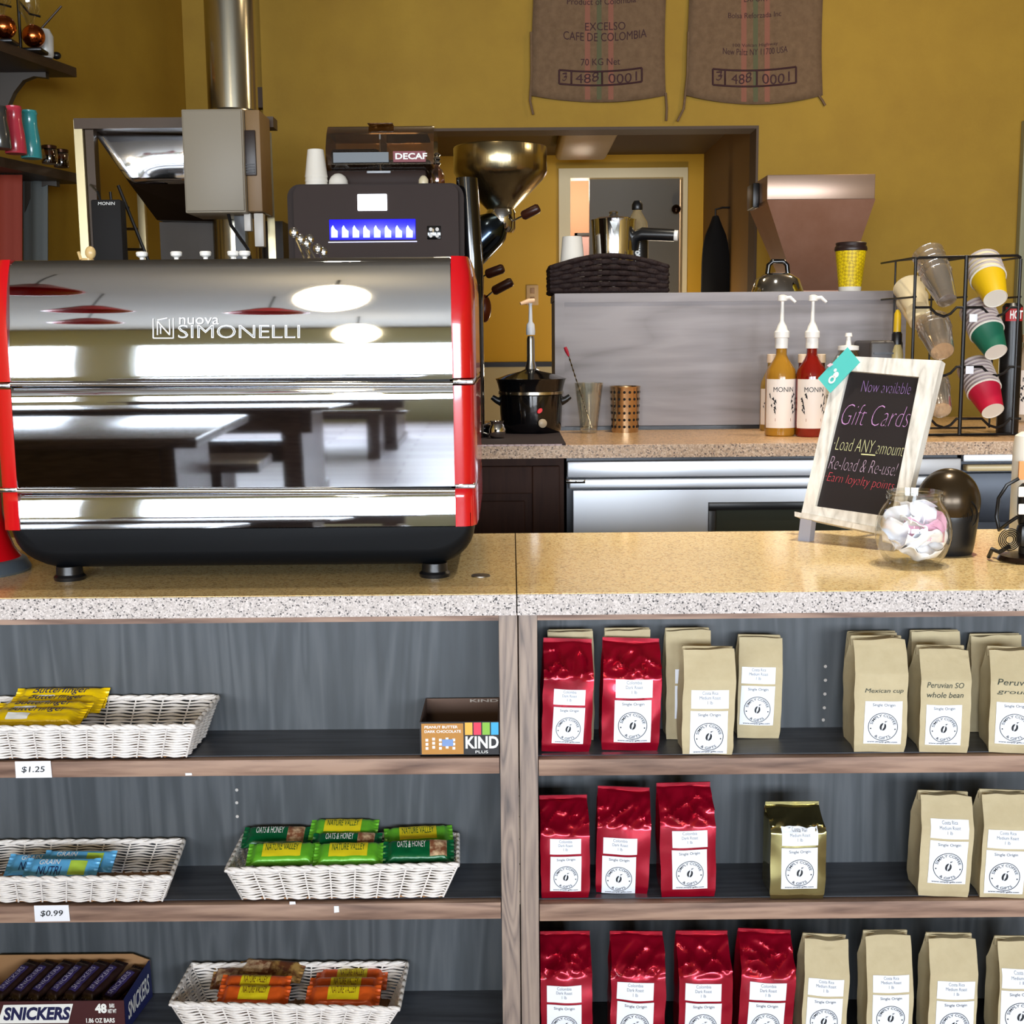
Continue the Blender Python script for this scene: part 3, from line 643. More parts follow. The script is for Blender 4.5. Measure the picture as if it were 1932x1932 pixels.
for i, (px, py, zz, d, lb, yaw) in enumerate(((524, 1588, 2.05, 1, 'dark green granola bar at the back left of the green pile', 0), (535, 1620, 1.985, 0, 'light green granola bar at the front left of the green pile', 2),
        (650, 1574, 2.06, 0, 'green granola bar lying on top at the back of the green pile', -2), (655, 1600, 2.02, 1, 'dark green granola bar just in front of the topmost one', 0), (660, 1620, 1.98, 0, 'light green granola bar at the front middle of the green pile', 1),
        (790, 1588, 2.05, 0, 'light green granola bar at the back right of the green pile', 7), (790, 1615, 1.985, 1, 'dark green granola bar at the front right of the green pile', 3))):
    p = at(px, py, zz); wrapbar('granola_bar', .118, .046, .02, dgr if d else grn, lb, 'granola bar', GG, gparts(d), p, yaw, 24, 0, 20 + i)
GO = 'orange and brown bars in the basket'
oparts = lambda: [('yellow_arch', .3, .72, .2, .95, ypr), ('text', 'NATURE VALLEY', .34, .68, .5, .85, M('brown_ink', (110, 50, 20), .5), 0)]
for i, (px, py, zz, mt, lb, yaw, L) in enumerate(((450, 1853, 2.05, brw, 'brown bar half covered at the left of the bottom basket', 0, .09), (512, 1838, 2.06, brw, 'golden brown bar lying slanted on top of the bottom basket pile', -9, .12), (482, 1868, 2.0, orw, 'orange bar at the left front of the bottom basket', -3, .12), (480, 1888, 1.97, orw, 'orange bar lowest at the left front of the bottom basket', -3, .12),
        (664, 1855, 2.05, orw, 'orange bar at the back right of the bottom basket', 0, .125), (652, 1872, 2.01, orw, 'orange bar in the middle of the right orange pile', 0, .125), (648, 1888, 1.97, orw, 'orange bar at the front of the right orange pile', 0, .125))):
    p = at(px, py, zz); wrapbar('snack_bar', L, .044, .018, mt, lb, 'snack bar', GO, oparts() if mt is orw else [('oat_picture', .1, .5, .2, .8, brp)], p, yaw, 22, 0, 40 + i)
# ------------------------------------------------------------------ boxes of bars
def facetext(mb, s, q, u0, u1, v0, v1, d, shear=0, bold=0):
    """text on the quad q (bl, br, tr, tl), offset d along its normal"""
    n = (q[1] - q[0]).cross(q[3] - q[0]).normalized() * d
    mb.text(s, 0, 0, 0, shear, bold, fn=lambda u, v: q[0].lerp(q[1], u0 + (u1 - u0) * u).lerp(q[3].lerp(q[2], u0 + (u1 - u0) * u), v0 + (v1 - v0) * v) + n); return mb
def facequad(mb, q, u0, u1, v0, v1, d):
    n = (q[1] - q[0]).cross(q[3] - q[0]).normalized() * d
    f = lambda u, v: q[0].lerp(q[1], u).lerp(q[3].lerp(q[2], u), v) + n
    return mb.quad(f(u0, v0), f(u1, v0), f(u1, v1), f(u0, v1))
Yk = onz(800, 1427, L1).y; xk0 = X(793, Yk, 1425); xk1 = X(960, Yk, 1425); zk = Z(1362, Yk, 870) - L1; Ykb = YSB - .006; zkb = Z(1317, Ykb, 870) - L1
t = thing('snack_box', ((xk0 + xk1) / 2, (Yk + Ykb) / 2, L1), 'open black display box of snack bars with rainbow stripes', 'box')
kbx = M('black_card', (22, 20, 22), .5); kin = M('brown_card_inside', (96, 74, 62), .8)
xk1 = X(943, Yk, 1425) - .001; wk = .002
mb = MB(); mb.box((xk0, Yk, L1), (xk1, Yk + wk, L1 + zk)); mb.box((xk0, Yk, L1), (xk1, Ykb, L1 + wk)); mb.build('front_panel', kbx, t, 0)
mb = MB(); mb.box((xk0, Ykb - wk, L1), (xk1, Ykb, L1 + zkb)); mb.build('back_panel', kin, t, 0)
for x, nm in ((xk0, 0), (xk1 - wk, 1)):
    mb = MB(); mb.prism([V((x, Yk + wk, L1 + wk)), V((x, Ykb - wk, L1 + wk)), V((x, Ykb - wk, L1 + zkb)), V((x, Yk + wk, L1 + zk))], (wk, 0, 0)); mb.build('side_panel', kin, t, 0)
q = [V((xk0, Yk, L1)), V((xk1, Yk, L1)), V((xk1, Yk, L1 + zk)), V((xk0, Yk, L1 + zk))]
mb = MB(); facequad(mb, q, .02, .55, .06, .96, .0006); g = mb.build('gold_window', M('gold_card', (184, 128, 52), .4), t, 0)
mb = MB(); facetext(mb, 'PEANUT BUTTER', q, .06, .48, .82, .9, .0012, 0, .02); facetext(mb, 'DARK CHOCOLATE', q, .06, .52, .69, .77, .0012, 0, .02)
for i in range(5):
    for j in range(3): facequad(mb, q, .07 + .085 * i, .105 + .085 * i, .2 + .12 * j + .03 * (i % 2), .28 + .12 * j + .03 * (i % 2), .0012)
mb.build('lettering', wpr, g, 0)
mb = MB(); facequad(mb, q, .28, .42, .3, .5, .0016); mb.build('blue_badge', M('pale_blue_badge', (120, 150, 200), .5), g, 0)
for i, c in enumerate(((236, 176, 70), (222, 60, 86), (132, 184, 64), (62, 168, 214))):
    mb = MB(); facequad(mb, q, .57 + .11 * i, .665 + .11 * i, .62, .98, .0006); mb.build('stripe', M('stripe_%d' % i, c, .4), t, 0)
mb = MB(); facetext(mb, 'KIND', q, .575, .995, .22, .58, .0006, 0, .03); facetext(mb, 'PLUS', q, .7, .86, .08, .16, .0006); mb.build('lettering', wpr, t, 0)
qb = [V((xk0, Ykb - wk, L1)), V((xk1, Ykb - wk, L1)), V((xk1, Ykb - wk, L1 + zkb)), V((xk0, Ykb - wk, L1 + zkb))]
mb = MB(); facetext(mb, 'KIND', qb, .6, .98, .88, .97, .0006, 0, .02); mb.build('lettering', M('grey_print', (170, 160, 150), .6), t, 0)
# chocolate bar box at the bottom left
Yc = onz(100, 1950, L3).y; Yc = max(Yc, YS + .006); xc1 = X(236, Yc, 1932); xc0 = xc1 - .33; hc = Z(1889, Yc, 100) - L3; Ycb = YSB - .01; hcb = Z(1800, Ycb, 120) - L3; xb1 = X(283, Ycb, 1805); xb0 = X(2, Ycb, 1805) - .09
t = thing('candy_box', ((xc0 + xc1) / 2, (Yc + Ycb) / 2, L3), 'brown card display box of chocolate bars at the bottom left', 'box')
cbx = M('maroon_card', (64, 22, 24), .45); cin = M('kraft_card_inside', (150, 112, 74), .8)
mb = MB(); mb.box((xc0, Yc, L3), (xc1, Yc + wk, L3 + hc)); mb.box((xc0, Yc, L3), (xc1, Ycb, L3 + wk)); mb.build('front_panel', cbx, t, 0)
mb = MB(); zbt = L3 + hcb; pts = [V((xb0, Ycb - wk, L3)), V((xc1 + .01, Ycb - wk, L3)), V((xb1, Ycb - wk, zbt - .012)), V((xb1 - .03, Ycb - wk, zbt)), V((xb0 + .09, Ycb - wk, zbt)), V((xb0, Ycb - wk, zbt - .03))]
mb.prism(pts, (0, wk, 0)); mb.build('back_panel', cin, t, 0)
mb = MB(); sq = [V((xc1, Yc + wk, L3)), V((xc1 + .012, Ycb - wk, L3)), V((xb1, Ycb - wk, zbt - .012)), V((xc1, Yc + wk, L3 + hc))]; mb.prism(sq, (-wk, 0, 0)); sp = mb.build('side_panel', M('navy_card', (34, 40, 92), .45), t, 0)
mb = MB(); facetext(mb, 'SNICKERS', sq, .1, .9, .25, .75, -.0008 if False else .0008, .2, .02); mb.build('lettering', wpr, sp, 0)
q = [V((xc0, Yc, L3)), V((xc1, Yc, L3)), V((xc1, Yc, L3 + hc)), V((xc0, Yc, L3 + hc))]
def up(px): return (X(px, Yc, 1910) - xc0) / (xc1 - xc0)
def vp(py): return (Z(py, Yc, 100) - L3) / hc
mb = MB(); f = lambda u, v: q[0].lerp(q[1], u).lerp(q[3].lerp(q[2], u), v) + V((0, -.0006, 0))
mb.quad(f(up(-6), vp(1930)), f(up(128), vp(1930)), f(up(139), vp(1894)), f(up(8), vp(1895))); lg = mb.build('name_panel', wpr, t, 0)
mb = MB(); facetext(mb, 'SNICKERS', q, up(6), up(134), vp(1924), vp(1899), .0012, .25, .045); mb.build('lettering', M('snack_navy', (18, 20, 70), .5), lg, 0)
mb = MB(); facetext(mb, '48', q, up(180), up(202), vp(1912), vp(1894), .0008, 0, .05); facetext(mb, 'BARS\nNET WT', q, up(204), up(220), vp(1912), vp(1894), .0008, 0, .03); facetext(mb, '1.86 OZ BARS', q, up(162), up(216), vp(1930), vp(1921), .0008, 0, .03); mb.build('lettering', wpr, t, 0)
# candy bars standing in the box
cwr = M('brown_chocolate_wrapper', (40, 24, 22), .3, .2); cpr = M('violet_print', (52, 42, 92), .5)
names = ['nearest the left picture edge', 'second from the left', 'third from the left', 'fourth from the left', 'fifth from the left, brightest label', 'sixth from the left', 'lying lower, near the box side']
for i in range(7):
    px = 18 + i * 33.5; p = onz(px + 12, 1858 if i < 6 else 1868, L3 + .05 if i < 6 else L3 + .04)
    t2 = wrapbar('chocolate_bar', .095, .028, .016, cwr, 'dark wrapped chocolate bar in the box, ' + names[i], 'chocolate bar', 'chocolate bars in the brown box', [('violet_label', .18, .8, .18, .82, cpr), ('text', 'SNICKERS', .22, .76, .32, .68, M('lilac_print', (170, 164, 190), .5), .1)], p, 62, 0, -18, 60 + i)
# ------------------------------------------------------------------ espresso machine on the front counter
YM = onz(140, 1103, ZT).y + .012         # plane of its chrome back
mred = M('machine_red', (196, 12, 22), .18, coat=.6)
mblk = M('machine_black_base', (8, 11, 15), .5, spec=.18)
t = thing('espresso_machine', (X(440, YM, 1000), YM + .2, ZT), 'chrome backed red and black espresso machine on the stone counter', 'espresso machine')
EM = t
def lx(py): return 5 + (py - 490) * (33 / 505.0)
def rx(py): return 849 + (py - 490) * (11 / 505.0)
def panel(name, tab, d0, roll_top=True):
    """tab: (py, upward tilt) from the bottom up; returns end offset"""
    pys = []; d = d0; rows = []; zprev = None
    n = 40; p0, p1 = tab[0][0], tab[-1][0]
    for i in range(n + 1):
        py = p0 + (p1 - p0) * i / n
        for (a, ta), (b, tb) in zip(tab, tab[1:]):
            if b <= py <= a: th = ta + (tb - ta) * ((a - py) / max(1e-6, a - b)); break
        z = Z(py, YM + d, 440)
        if zprev is not None: d += math.tan(th) * (z - zprev)
        zprev = z; Y = YM + d; xl, xr = X(lx(py), Y, py), X(rx(py), Y, py)
        rows.append([V((xl + (xr - xl) * j / 24, Y, z)) for j in range(25)])
    MB().grid(rows).build(name, chrome, t, 60); return rows
low = panel('lower_panel', [(996, .03), (975, .05), (955, .1), (936, .16), (930, .5)], 0)
mid = panel('middle_panel', [(921, -.05), (850, -.045), (780, -.035), (752, -.01), (742, .12), (733, .3), (728, .6)], .004)
upp = panel('upper_panel', [(719, -.035), (690, .01), (660, .055), (640, .08), (600, .13), (560, .2), (520, .27), (498, .36), (491, .8), (487, 1.3)], .004)
for py, dd, nm in ((724, .0, 'trim_strip'), (926, .002, 'trim_strip')):
    a, b = at(lx(py), py, YM - .002), at(rx(py), py, YM - .002); MB().tube([a, b], .004, 10).build(nm, chrome2, t, 60)
# red side panels, three lengths each side
def side(sgn, pya, pyb):
    loops = []; n = 14
    for i in range(9):
        py = pya + (pyb - pya) * i / 8; Y = YM + (.004 if py < 930 else 0); x = X(rx(py) if sgn > 0 else lx(py), Y, py); z = Z(py, Y, 440)
        if py < 720: Y += max(0, (600 - py)) / 110 * .02
        wd = .034 if py > 560 else .034 - .008 * ((560 - py) / 80) ** 2
        bk = .012 * ((560 - py) / 80) ** 2 if py < 560 else 0
        lp = [V((x, Y - .002 + bk, z)), V((x + sgn * wd * .45, Y - .001 + bk, z)), V((x + sgn * wd * .8, Y + .006 + bk, z)), V((x + sgn * wd, Y + .022 + bk, z)), V((x + sgn * (wd + .002), Y + .1 + bk, z)), V((x + sgn * wd, YM + .44, z)), V((x, YM + .44, z))]
        loops.append(lp)
    MB().loft(loops).build('side_panel', mred, t, 40)
for sgn in (-1, 1):
    for a, b in ((717, 484), (917, 731), (997, 925)): side(sgn, a, b)
    for py in (724, 921):
        Y = YM + .002; x = X(rx(py) if sgn > 0 else lx(py), Y, py); z = Z(py, Y, 440); MB().box((min(x, x + sgn * .0335), Y - .003, z - .004), (max(x, x + sgn * .0335), YM + .43, z + .004), .002).build('side_trim', chrome2, t)
# black base with rounded lower corners
zb1 = Z(998, YM, 440); zb0 = Z(1078, YM, 440); xa, xb = X(16, YM, 1020), X(893, YM, 1020)
def outline(ins, dz):
    r = .075; p = []
    for k in range(9): a = math.pi + math.pi / 2 * k / 8; p.append((xa + ins + r + r * math.cos(a), zb0 + dz + r * .8 + r * .8 * math.sin(a)))
    for k in range(9): a = 1.5 * math.pi + math.pi / 2 * k / 8; p.append((xb - ins - r + r * math.cos(a), zb0 + dz + r * .8 + r * .8 * math.sin(a)))
    p += [(xb - ins, zb1), (xa + ins, zb1)]; return p
mb = MB(); mb.loft([[V((x, y, z)) for x, z in outline(i_, dz)] for y, i_, dz in ((YM + .004, .004, .034), (YM + .009, .002, .022), (YM + .02, 0, .01), (YM + .04, 0, .003), (YM + .07, 0, 0), (YM + .42, 0, 0))]); mb.build('base', mblk, t, 40)
for px in (130, 820):
    for k in (.035, .38):
        c = V((X(px, YM + .03, 1090), YM + k, ZT)); MB().lathe([(.025, 0), (.026, .006), (.022, .01), (.021, zb0 - ZT + .006)], c, 20).build('foot', black, t)
# inner dark body, top deck, cup rail
zt = upp[-1][0].z; yt = upp[-1][0].y; zt_deck = zt
MB().box((X(12, YM, 700), YM + .06, zb1 - .01), (X(845, YM, 700), YM + .43, zt - .012)).build('body', M('machine_dark_body', (30, 30, 32), .4), t, 0)
MB().box((X(8, yt, 489), yt + .002, zt - .011), (X(846, yt, 489), YM + .43, zt - .003), .002).build('cup_deck', steel, t)
for px in (268, 333, 388, 440, 462):
    c = at(px, 486, yt + .05); c.z = zt - .003
    MB().lathe([(.004, 0), (.004, .009), (.009, .012), (.010, .017), (.0085, .019), (.003, .019)], c, 16).build('rail_knob', white, t)
# maker's lettering
def mtext(s, x0, x1, y0, y1, nm, mat, d=.0015, bold=0, shear=0):
    mb = MB()
    def fn(u, v):
        px, py = x0 + (x1 - x0) * u, y1 + (y0 - y1) * v
        best = min(upp, key=lambda r: abs(r[0].z - Z(py, r[0].y, 440))); return at(px, py, best[0].y - d)
    mb.text(s, 0, 0, 0, shear, bold, fn=fn); return mb.build(nm, mat, t, 0)
lw_ = M('white_enamel', (245, 245, 245), .3)
mtext('SIMONELLI', 336, 566, 613, 638, 'lettering', lw_, .0015, 0)
mtext('nuova', 338, 413, 599, 612, 'lettering', lw_, .0015, 0)
lgrey = M('reflection_grey', (120, 124, 124), .3)  # grey core stands for the chrome's reflection inside the white outlines
mtext('SIMONELLI', 337.5, 564.5, 615, 636, 'lettering', lgrey, .0022, -.028)
mb = MB(); 
def lp_(px, py):
    best = min(upp, key=lambda r: abs(r[0].z - Z(py, r[0].y, 440))); return at(px, py, best[0].y - .0012)
for a, b in (((289, 601), (289, 638)), ((289, 638), (327, 638)), ((327, 638), (327, 600)), ((297, 632), (297, 606)), ((297, 606), (320, 632)), ((320, 632), (320, 602)), ((297, 604), (316, 600)), ((303, 630), (303, 616))):
    mb.tube([lp_(*a), lp_(*b)], .0011, 6)
mb.build('emblem', lw_, t, 0)
# red grinder whose flared foot shows at the left edge
c = onz(-55, 1078, ZT); c.z = ZT
t = thing('grinder', c, 'red grinder with a flared grey foot at the left picture edge', 'grinder')
MB().lathe([(.098, 0), (.1, .004), (.092, .02), (.085, .024)], c, 40).build('foot_ring', M('grey_cast', (110, 122, 132), .35, .6), t)
MB().lathe([(.085, .024), (.074, .04), (.064, .07), (.058, .1), (.056, .2), (.05, .25), (.04, .26)], c, 40).build('body', mred, t)
# cluster of chrome measuring spoons leaning on the deck
t = thing('measuring_spoons', at(590, 489, YM + .18), 'fan of shiny measuring spoons on top of the espresso machine', 'spoons'); t.location.z = zt - .003
yb = YM + .16
for i, (x0, y0, x1, y1) in enumerate(((548, 424, 578, 486), (560, 440, 590, 488), (572, 450, 600, 488), (584, 440, 582, 486), (596, 462, 612, 489), (606, 470, 622, 489))):
    a, b = at(x0, y0, yb + i * .006), at(x1, y1, yb + i * .006); b.z = zt - .001; mb = MB(); mb.tube([b, a.lerp(b, .4)], .0022, 6)
    d = (a - b).normalized(); mb.sphere(a.lerp(b, .2), (.008, .004, .009), 12, 8); mb.build('spoon', chrome2, t)
# ------------------------------------------------------------------ back counter
YC = 3.36; ZC2 = Z(838, YC, 1250); zc2 = Z(863, YC, 1250)
btop = stone('back_granite', (206, 160, 112), (110, 76, 48), (228, 190, 146), .3, 300, 150, .75); bedge = stone('back_granite_edge', (188, 152, 118), (96, 70, 50), (220, 190, 158), .45, 300, 200, .7)
YBD = onz(1200, 811, ZC2).y
YCB = YBD + .5
def backslab(name, x0, x1, y0, y1, z0, z1, label):
    mb = MB(); mb.cur = 1; mb.box((x0, y0, z0), (x1, y0 + .02, z1 - .001)); mb.cur = 0; mb.box((x0, y0 + .003, z0 + .001), (x1, y1, z1)); return tag(mb.build(name, [btop, bedge], None, 0), label, 'countertop')
backslab('countertop', -1.3, 2.6, YC, YCB, zc2, ZC2, 'brown speckled stone back counter behind the aisle')
dkw = M('espresso_wood', (42, 24, 18), .6, spec=.15, var=((58, 36, 26), 8, (6, 6, .5), .3, .7))
def cab(x0, x1, label):
    yc = YC + .03; t = thing('base_cabinet', ((x0 + x1) / 2, yc + .2, 0), label, 'cabinet')
    MB().box((x0, yc, .1), (x1, YCB - .02, zc2 - .0005)).build('body', dkw, t, 0); MB().box((x0, yc + .05, 0), (x1, YCB - .05, .1)).build('plinth', black, t, 0)
    d = MB(); g = .012; z1 = zc2 - .022; z0 = .12; w = .075
    xa, xb = x0 + g, x1 - g; d.box((xa, yc - .02, z0), (xa + w, yc - .0005, z1), .003); d.box((xb - w, yc - .02, z0), (xb, yc - .0005, z1), .003); d.box((xa + w, yc - .02, z1 - w), (xb - w, yc - .0005, z1), .003); d.box((xa + w, yc - .02, z0), (xb - w, yc - .0005, z0 + w), .003)
    d.box((xa + w, yc - .010, z0 + w), (xb - w, yc - .0005, z1 - w)); d.box((xa + w + .02, yc - .016, z0 + w + .02), (xb - w - .02, yc - .009, z1 - w - .02), .004); d.build('door', dkw, t, 0)
xc = X(1064, YC + .03, 900)
cab(xc - .52, xc, 'dark wood base cabinet left of the stainless refrigerator'); cab(xc - 1.06, xc - .525, 'dark wood base cabinet hidden behind the espresso machine')
# stainless refrigerator
yf = YC + .035; xf0 = X(1070, yf, 900); xf1 = X(1812, yf, 900)
t = thing('refrigerator', ((xf0 + xf1) / 2, yf + .25, 0), 'stainless steel undercounter refrigerator below the back counter', 'refrigerator')
MB().box((xf0, yf + .03, .05), (xf1, YCB - .03, zc2 - .004)).build('body', M('fridge_body', (60, 62, 66), .4, .5), t, 0)
z = lambda py: Z(py, yf, 1300)
fst = M('satin_steel', (222, 226, 232), .42, .75, bump=(60, .04, .002, (.05, 1, 1)))
MB().box((xf0, yf - .004, z(899)), (xf1, yf + .03, z(869)), .004).build('top_rail', fst, t)
mb = MB(); mb.box((xf0 + .005, yf + .004, z(921)), (xf1, yf + .03, z(902)), .005, 3); mb.build('handle', fst, t)
xd0 = X(1082, yf, 950); xw0 = X(1336, yf, 960); xw1 = X(1700, yf, 960); zw = z(948)
mb = MB(); mb.box((xd0, yf, .12), (xw0, yf + .03, z(924))); mb.box((xw0, yf, zw), (xw1, yf + .03, z(924))); mb.box((xw1, yf, .12), (xf1 - .01, yf + .03, z(924))); mb.box((xw0, yf, .12), (xw1, yf + .03, .2)); mb.build('door', fst, t, 0)
mb = MB(); w = .022; mb.box((xw0, yf - .006, zw - w), (xw1, yf + .02, zw), .003); mb.box((xw0, yf - .006, .2), (xw0 + w, yf + .02, zw - w), .003); mb.box((xw1 - w, yf - .006, .2), (xw1, yf + .02, zw - w), .003); mb.build('window_frame', black, t)
MB().box((xw0 + w, yf + .01, .2), (xw1 - w, yf + .018, zw - w)).build('glass', M('dark_glass', (70, 74, 66), .08), t, 0)
mb = MB(); c = at(1084, 908, yf - .004); mb.box((xf0 - .004, yf - .01, c.z - .006), (xf0 + .05, yf + .004, c.z + .006), .003); mb.build('hinge', chrome2, t)
# dishwasher with a dark front
xg0 = xf1 + .006; xg1 = xg0 + .6
t = thing('dishwasher', ((xg0 + xg1) / 2, yf + .25, 0), 'dark fronted dishwasher below the wire cup rack', 'dishwasher')
MB().box((xg0, yf + .02, 0.04), (xg1, YCB - .03, zc2 - .004)).build('body', M('slate_front', (46, 52, 62), .35, .3), t, 0)
MB().box((xg0, yf - .002, z(876)), (xg1, yf + .02, z(862)), .003).build('control_strip', fst, t)
MB().box((xg0 + .004, yf - .018, z(893)), (xg1 - .02, yf + .019, z(881)), .005, 3).build('handle', M('cream_handle', (206, 186, 140), .35), t)
MB().box((xg0, yf, z(990)), (xg1, yf + .019, z(897)), .003).build('door', M('slate_front'  , (46, 52, 62)), t)
# raised ledge with grey stained front on the back counter
ledw = grain('grey_stained_board', (118, 112, 112), (150, 144, 145), 0, .55, .9, .6, 10, (136, 130, 131))
xl0 = X(1047, YBD, 690); xl1 = X(1706, YBD, 690); zl = Z(551, YBD, 1375)
t = thing('raised_ledge', ((xl0 + xl1) / 2, YBD + .15, ZC2), 'grey stained raised ledge standing on the back counter', 'ledge')
MB().box((xl0, YBD, ZC2 + .012), (xl1, YBD + .02, zl), .002).build('front_board', ledw, t, 0)
mb = MB(); mb.box((xl0 + .03, YBD - .004, zl - .028), (xl1 - .03, YBD - .0005, zl - .001)); mb.box((xl0, YBD - .005, ZC2 + .012), (xl0 + .03, YBD - .0005, zl - .001)); mb.box((xl1 - .03, YBD - .005, ZC2 + .012), (xl1, YBD - .0005, zl - .001)); mb.build('edge_moulding', ledw, t, 0)
MB().box((xl0 + .002, YBD + .022, ZC2), (xl1 - .002, YBD + .36, zl - .022)).build('body', ledw, t, 0)
MB().box((xl0, YBD + .0205, zl - .02), (xl1, YBD + .4, zl)).build('ledge_top', ledw, t, 0)
MB().box((xl0, YBD - .002, ZC2), (xl1, YBD + .018, ZC2 + .0115)).build('base_strip', black, t, 0)
# ------------------------------------------------------------------ bean to cup machine
YA2 = 3.5; z0 = ZC2; xa, xb = X(541, YA2, 420), X(868, YA2, 420); ztp = Z(345, YA2, 700)
dk = M('dark_machine_plastic', (42, 31, 27), .5, spec=.12); dk2 = M('dark_satin_panel', (48, 36, 32), .5, spec=.12)
t = thing('coffee_machine', ((xa + xb) / 2, YA2 + .2, z0), 'dark bean to cup coffee machine with lit blue buttons', 'coffee machine')
zf = Z(487, YA2, 700)
# body with rounded upper corners
def ro(x0, x1, zb, zt_, r):
    p = [(x0, zb)]
    for k in range(7): a = math.pi - math.pi / 2 * k / 6; p.append((x0 + r + r * math.cos(a), zt_ - r + r * math.sin(a)))
    for k in range(7): a = math.pi / 2 - math.pi / 2 * k / 6; p.append((x1 - r + r * math.cos(a), zt_ - r + r * math.sin(a)))
    p.append((x1, zb)); return p
mb = MB(); mb.prism([V((x, YA2 + .02, z)) for x, z in ro(xa, xb + .01, z0, ztp, .035)], (0, .42, 0)); mb.build('housing', dk, t, 40)
mb = MB(); mb.prism([V((x, YA2, z)) for x, z in ro(xa + .02, xb - .004, zf, ztp - .006, .025)], (0, .021, 0)); mb.build('front_panel', dk2, t, 40)
MB().box((xa + .07, YA2 - .006, zf - .004), (xb - .004, YA2 + .005, zf + .002), .001).build('lip', chrome2, t)
P = lambda px, py, d=.0: at(px, py, YA2 - d)
a, b = P(675, 398), P(730, 366); MB().box((a.x, YA2 - .004, a.z), (b.x, YA2 + .001, b.z), .003).build('screen', M('lit_screen', (240, 248, 255), .3, emit=((235, 244, 255), 3.2)), t)
a, b = P(622, 453), P(784, 413); kp = MB().box((a.x, YA2 - .003, a.z), (b.x, YA2 + .001, b.z), .002).build('keypad', M('blue_lit_panel', (20, 20, 190), .3, emit=((24, 18, 235), 1.1)), t)
mb = MB(); em = M('lit_cup_icon', (190, 230, 255), .3, emit=((200, 232, 255), 1.7))
for i in range(8):
    px = 631 + 20.2 * i; q = [P(px - 6, 448, .0038), P(px + 6, 448, .0038), P(px + 6, 436, .0038), P(px + 1, 432, .0038), P(px - 3, 425, .0038), P(px - 6, 430, .0038)]
    MB().add(q, [tuple(range(6))]).build('button', em, kp, 0)
MB().box((P(620, 457).x, YA2 - .005, P(620, 458).z), (P(787, 457).x, YA2 + .001, P(787, 455).z)).build('light_bar', M('pale_light', (200, 200, 240), .3, emit=((200, 205, 255), .8)), t, 0)
a, b = P(806, 452), P(832, 426); pd = MB().box((a.x, YA2 - .003, a.z), (b.x, YA2 + .001, b.z), .004).build('button_pad', blackg, t)
for dx in (-6, 6):
    for dy in (-6, 6): c = P(819 + dx, 439 + dy); MB().cyl(c + V((0, -.003, 0)), c + V((0, -.0065, 0)), .005, seg=12).build('button', M('grey_button', (170, 165, 160), .3), pd)
# rounded pillar at its right
xp0, xp1 = X(868, YA2 + .05, 500), X(911, YA2 + .05, 500); zp = Z(337, YA2 + .1, 890)
mb = MB(); lp0 = []; r = (xp1 - xp0) / 2; c = V(((xp0 + xp1) / 2, YA2 + .09, 0))
for k in range(20): a = 2 * math.pi * k / 20; lp0.append(V((c.x + r * math.cos(a) * (1 if abs(math.cos(a)) < .8 else .96), c.y + (r + .0) * math.sin(a) + (.12 if math.sin(a) > 0 else 0), 0)))
mb.loft([[p + V((-.012 * max(0, (zz - zf) / (zp - zf)), 0, zz)) for p in lp0] for zz in (z0, zf, zp - .03, zp)]); mb.build('side_pillar', blackg, t, 40)
# smoky twin hopper
yh0 = YA2 + .1; hx0, hx1 = X(614, yh0, 290), X(818, yh0, 290); hz0 = ztp; hz1 = Z(230, yh0, 700)
def hprof(s): 
    Hh = hz1 - hz0
    return [(yh0 + .08 - .08 * math.sin(q * math.pi * .5 + .2) * s, hz0 + Hh * (.2 + .8 * q)) for q in ()]
sm = clear('smoky_plastic', (196, 172, 146), .3, .03)
Hh = hz1 - hz0; pf = [(yh0 + .02, hz0 + .02), (yh0 - .0, hz0 + Hh * .35), (yh0 + .004, hz0 + Hh * .6), (yh0 + .03, hz0 + Hh * .85), (yh0 + .055, hz1 - .006), (yh0 + .07, hz1), (yh0 + .2, hz1), (yh0 + .22, hz1 - .02), (yh0 + .22, hz0 + .02)]
mb = MB(); mb.loft([[V((x, y, z)) for y, z in pf] for x in (hx0, hx0 + .004, hx1 - .004, hx1)]); hp = mb.build('bean_hopper', sm, t, 30)
mb = MB(); mb.box((hx0 + .004, yh0 + .035, hz1 - .028), (hx1 - .02, yh0 + .2, hz1 - .024)); mb.box(((hx0 + hx1) / 2 - .036, yh0 + .03, hz1 + .0005), ((hx0 + hx1) / 2 + .036, yh0 + .1, hz1 + .0025), .003); mb.build('hopper_lid', sm, t)
beans = M('dark_beans', (34, 22, 16), .35, bump=(220, 1, .01, (1, 1, 1)))
MB().box((hx0 + .01, yh0 + .03, hz0 + .002), ((hx0 + hx1) / 2 - .004, yh0 + .21, hz0 + Hh * .62), .01).build('beans', beans, t); MB().box(((hx0 + hx1) / 2 + .004, yh0 + .03, hz0 + .002), (hx1 - .01, yh0 + .21, hz0 + Hh * .45), .01).build('beans', beans, t)
MB().box(((hx0 + hx1) / 2 - .002, yh0 + .02, hz0 + .01), ((hx0 + hx1) / 2 + .002, yh0 + .2, hz1 - .03)).build('divider', M('hopper_divider', (30, 26, 24), .3), t, 0)
MB().box((hx0 - .012, yh0 - .012, hz0), (hx1 - .02, yh0 + .02, hz0 + Hh * .26), .01).build('hopper_base', dk2, t)
yy = yh0 - .003; q = lambda px, py: at(px, py, yy)
a, b = q(629, 307), q(733, 287); MB().box((a.x, yy - .001, a.z), (b.x, yy + .001, b.z)).build('band_label', M('grey_blue_label', (104, 112, 118), .5), t, 0)
a, b = q(742, 306), q(803, 285); rl = MB().box((a.x, yy - .001, a.z), (b.x, yy + .001, b.z)).build('decaf_label', M('red_label', (120, 30, 44), .5), t, 0)
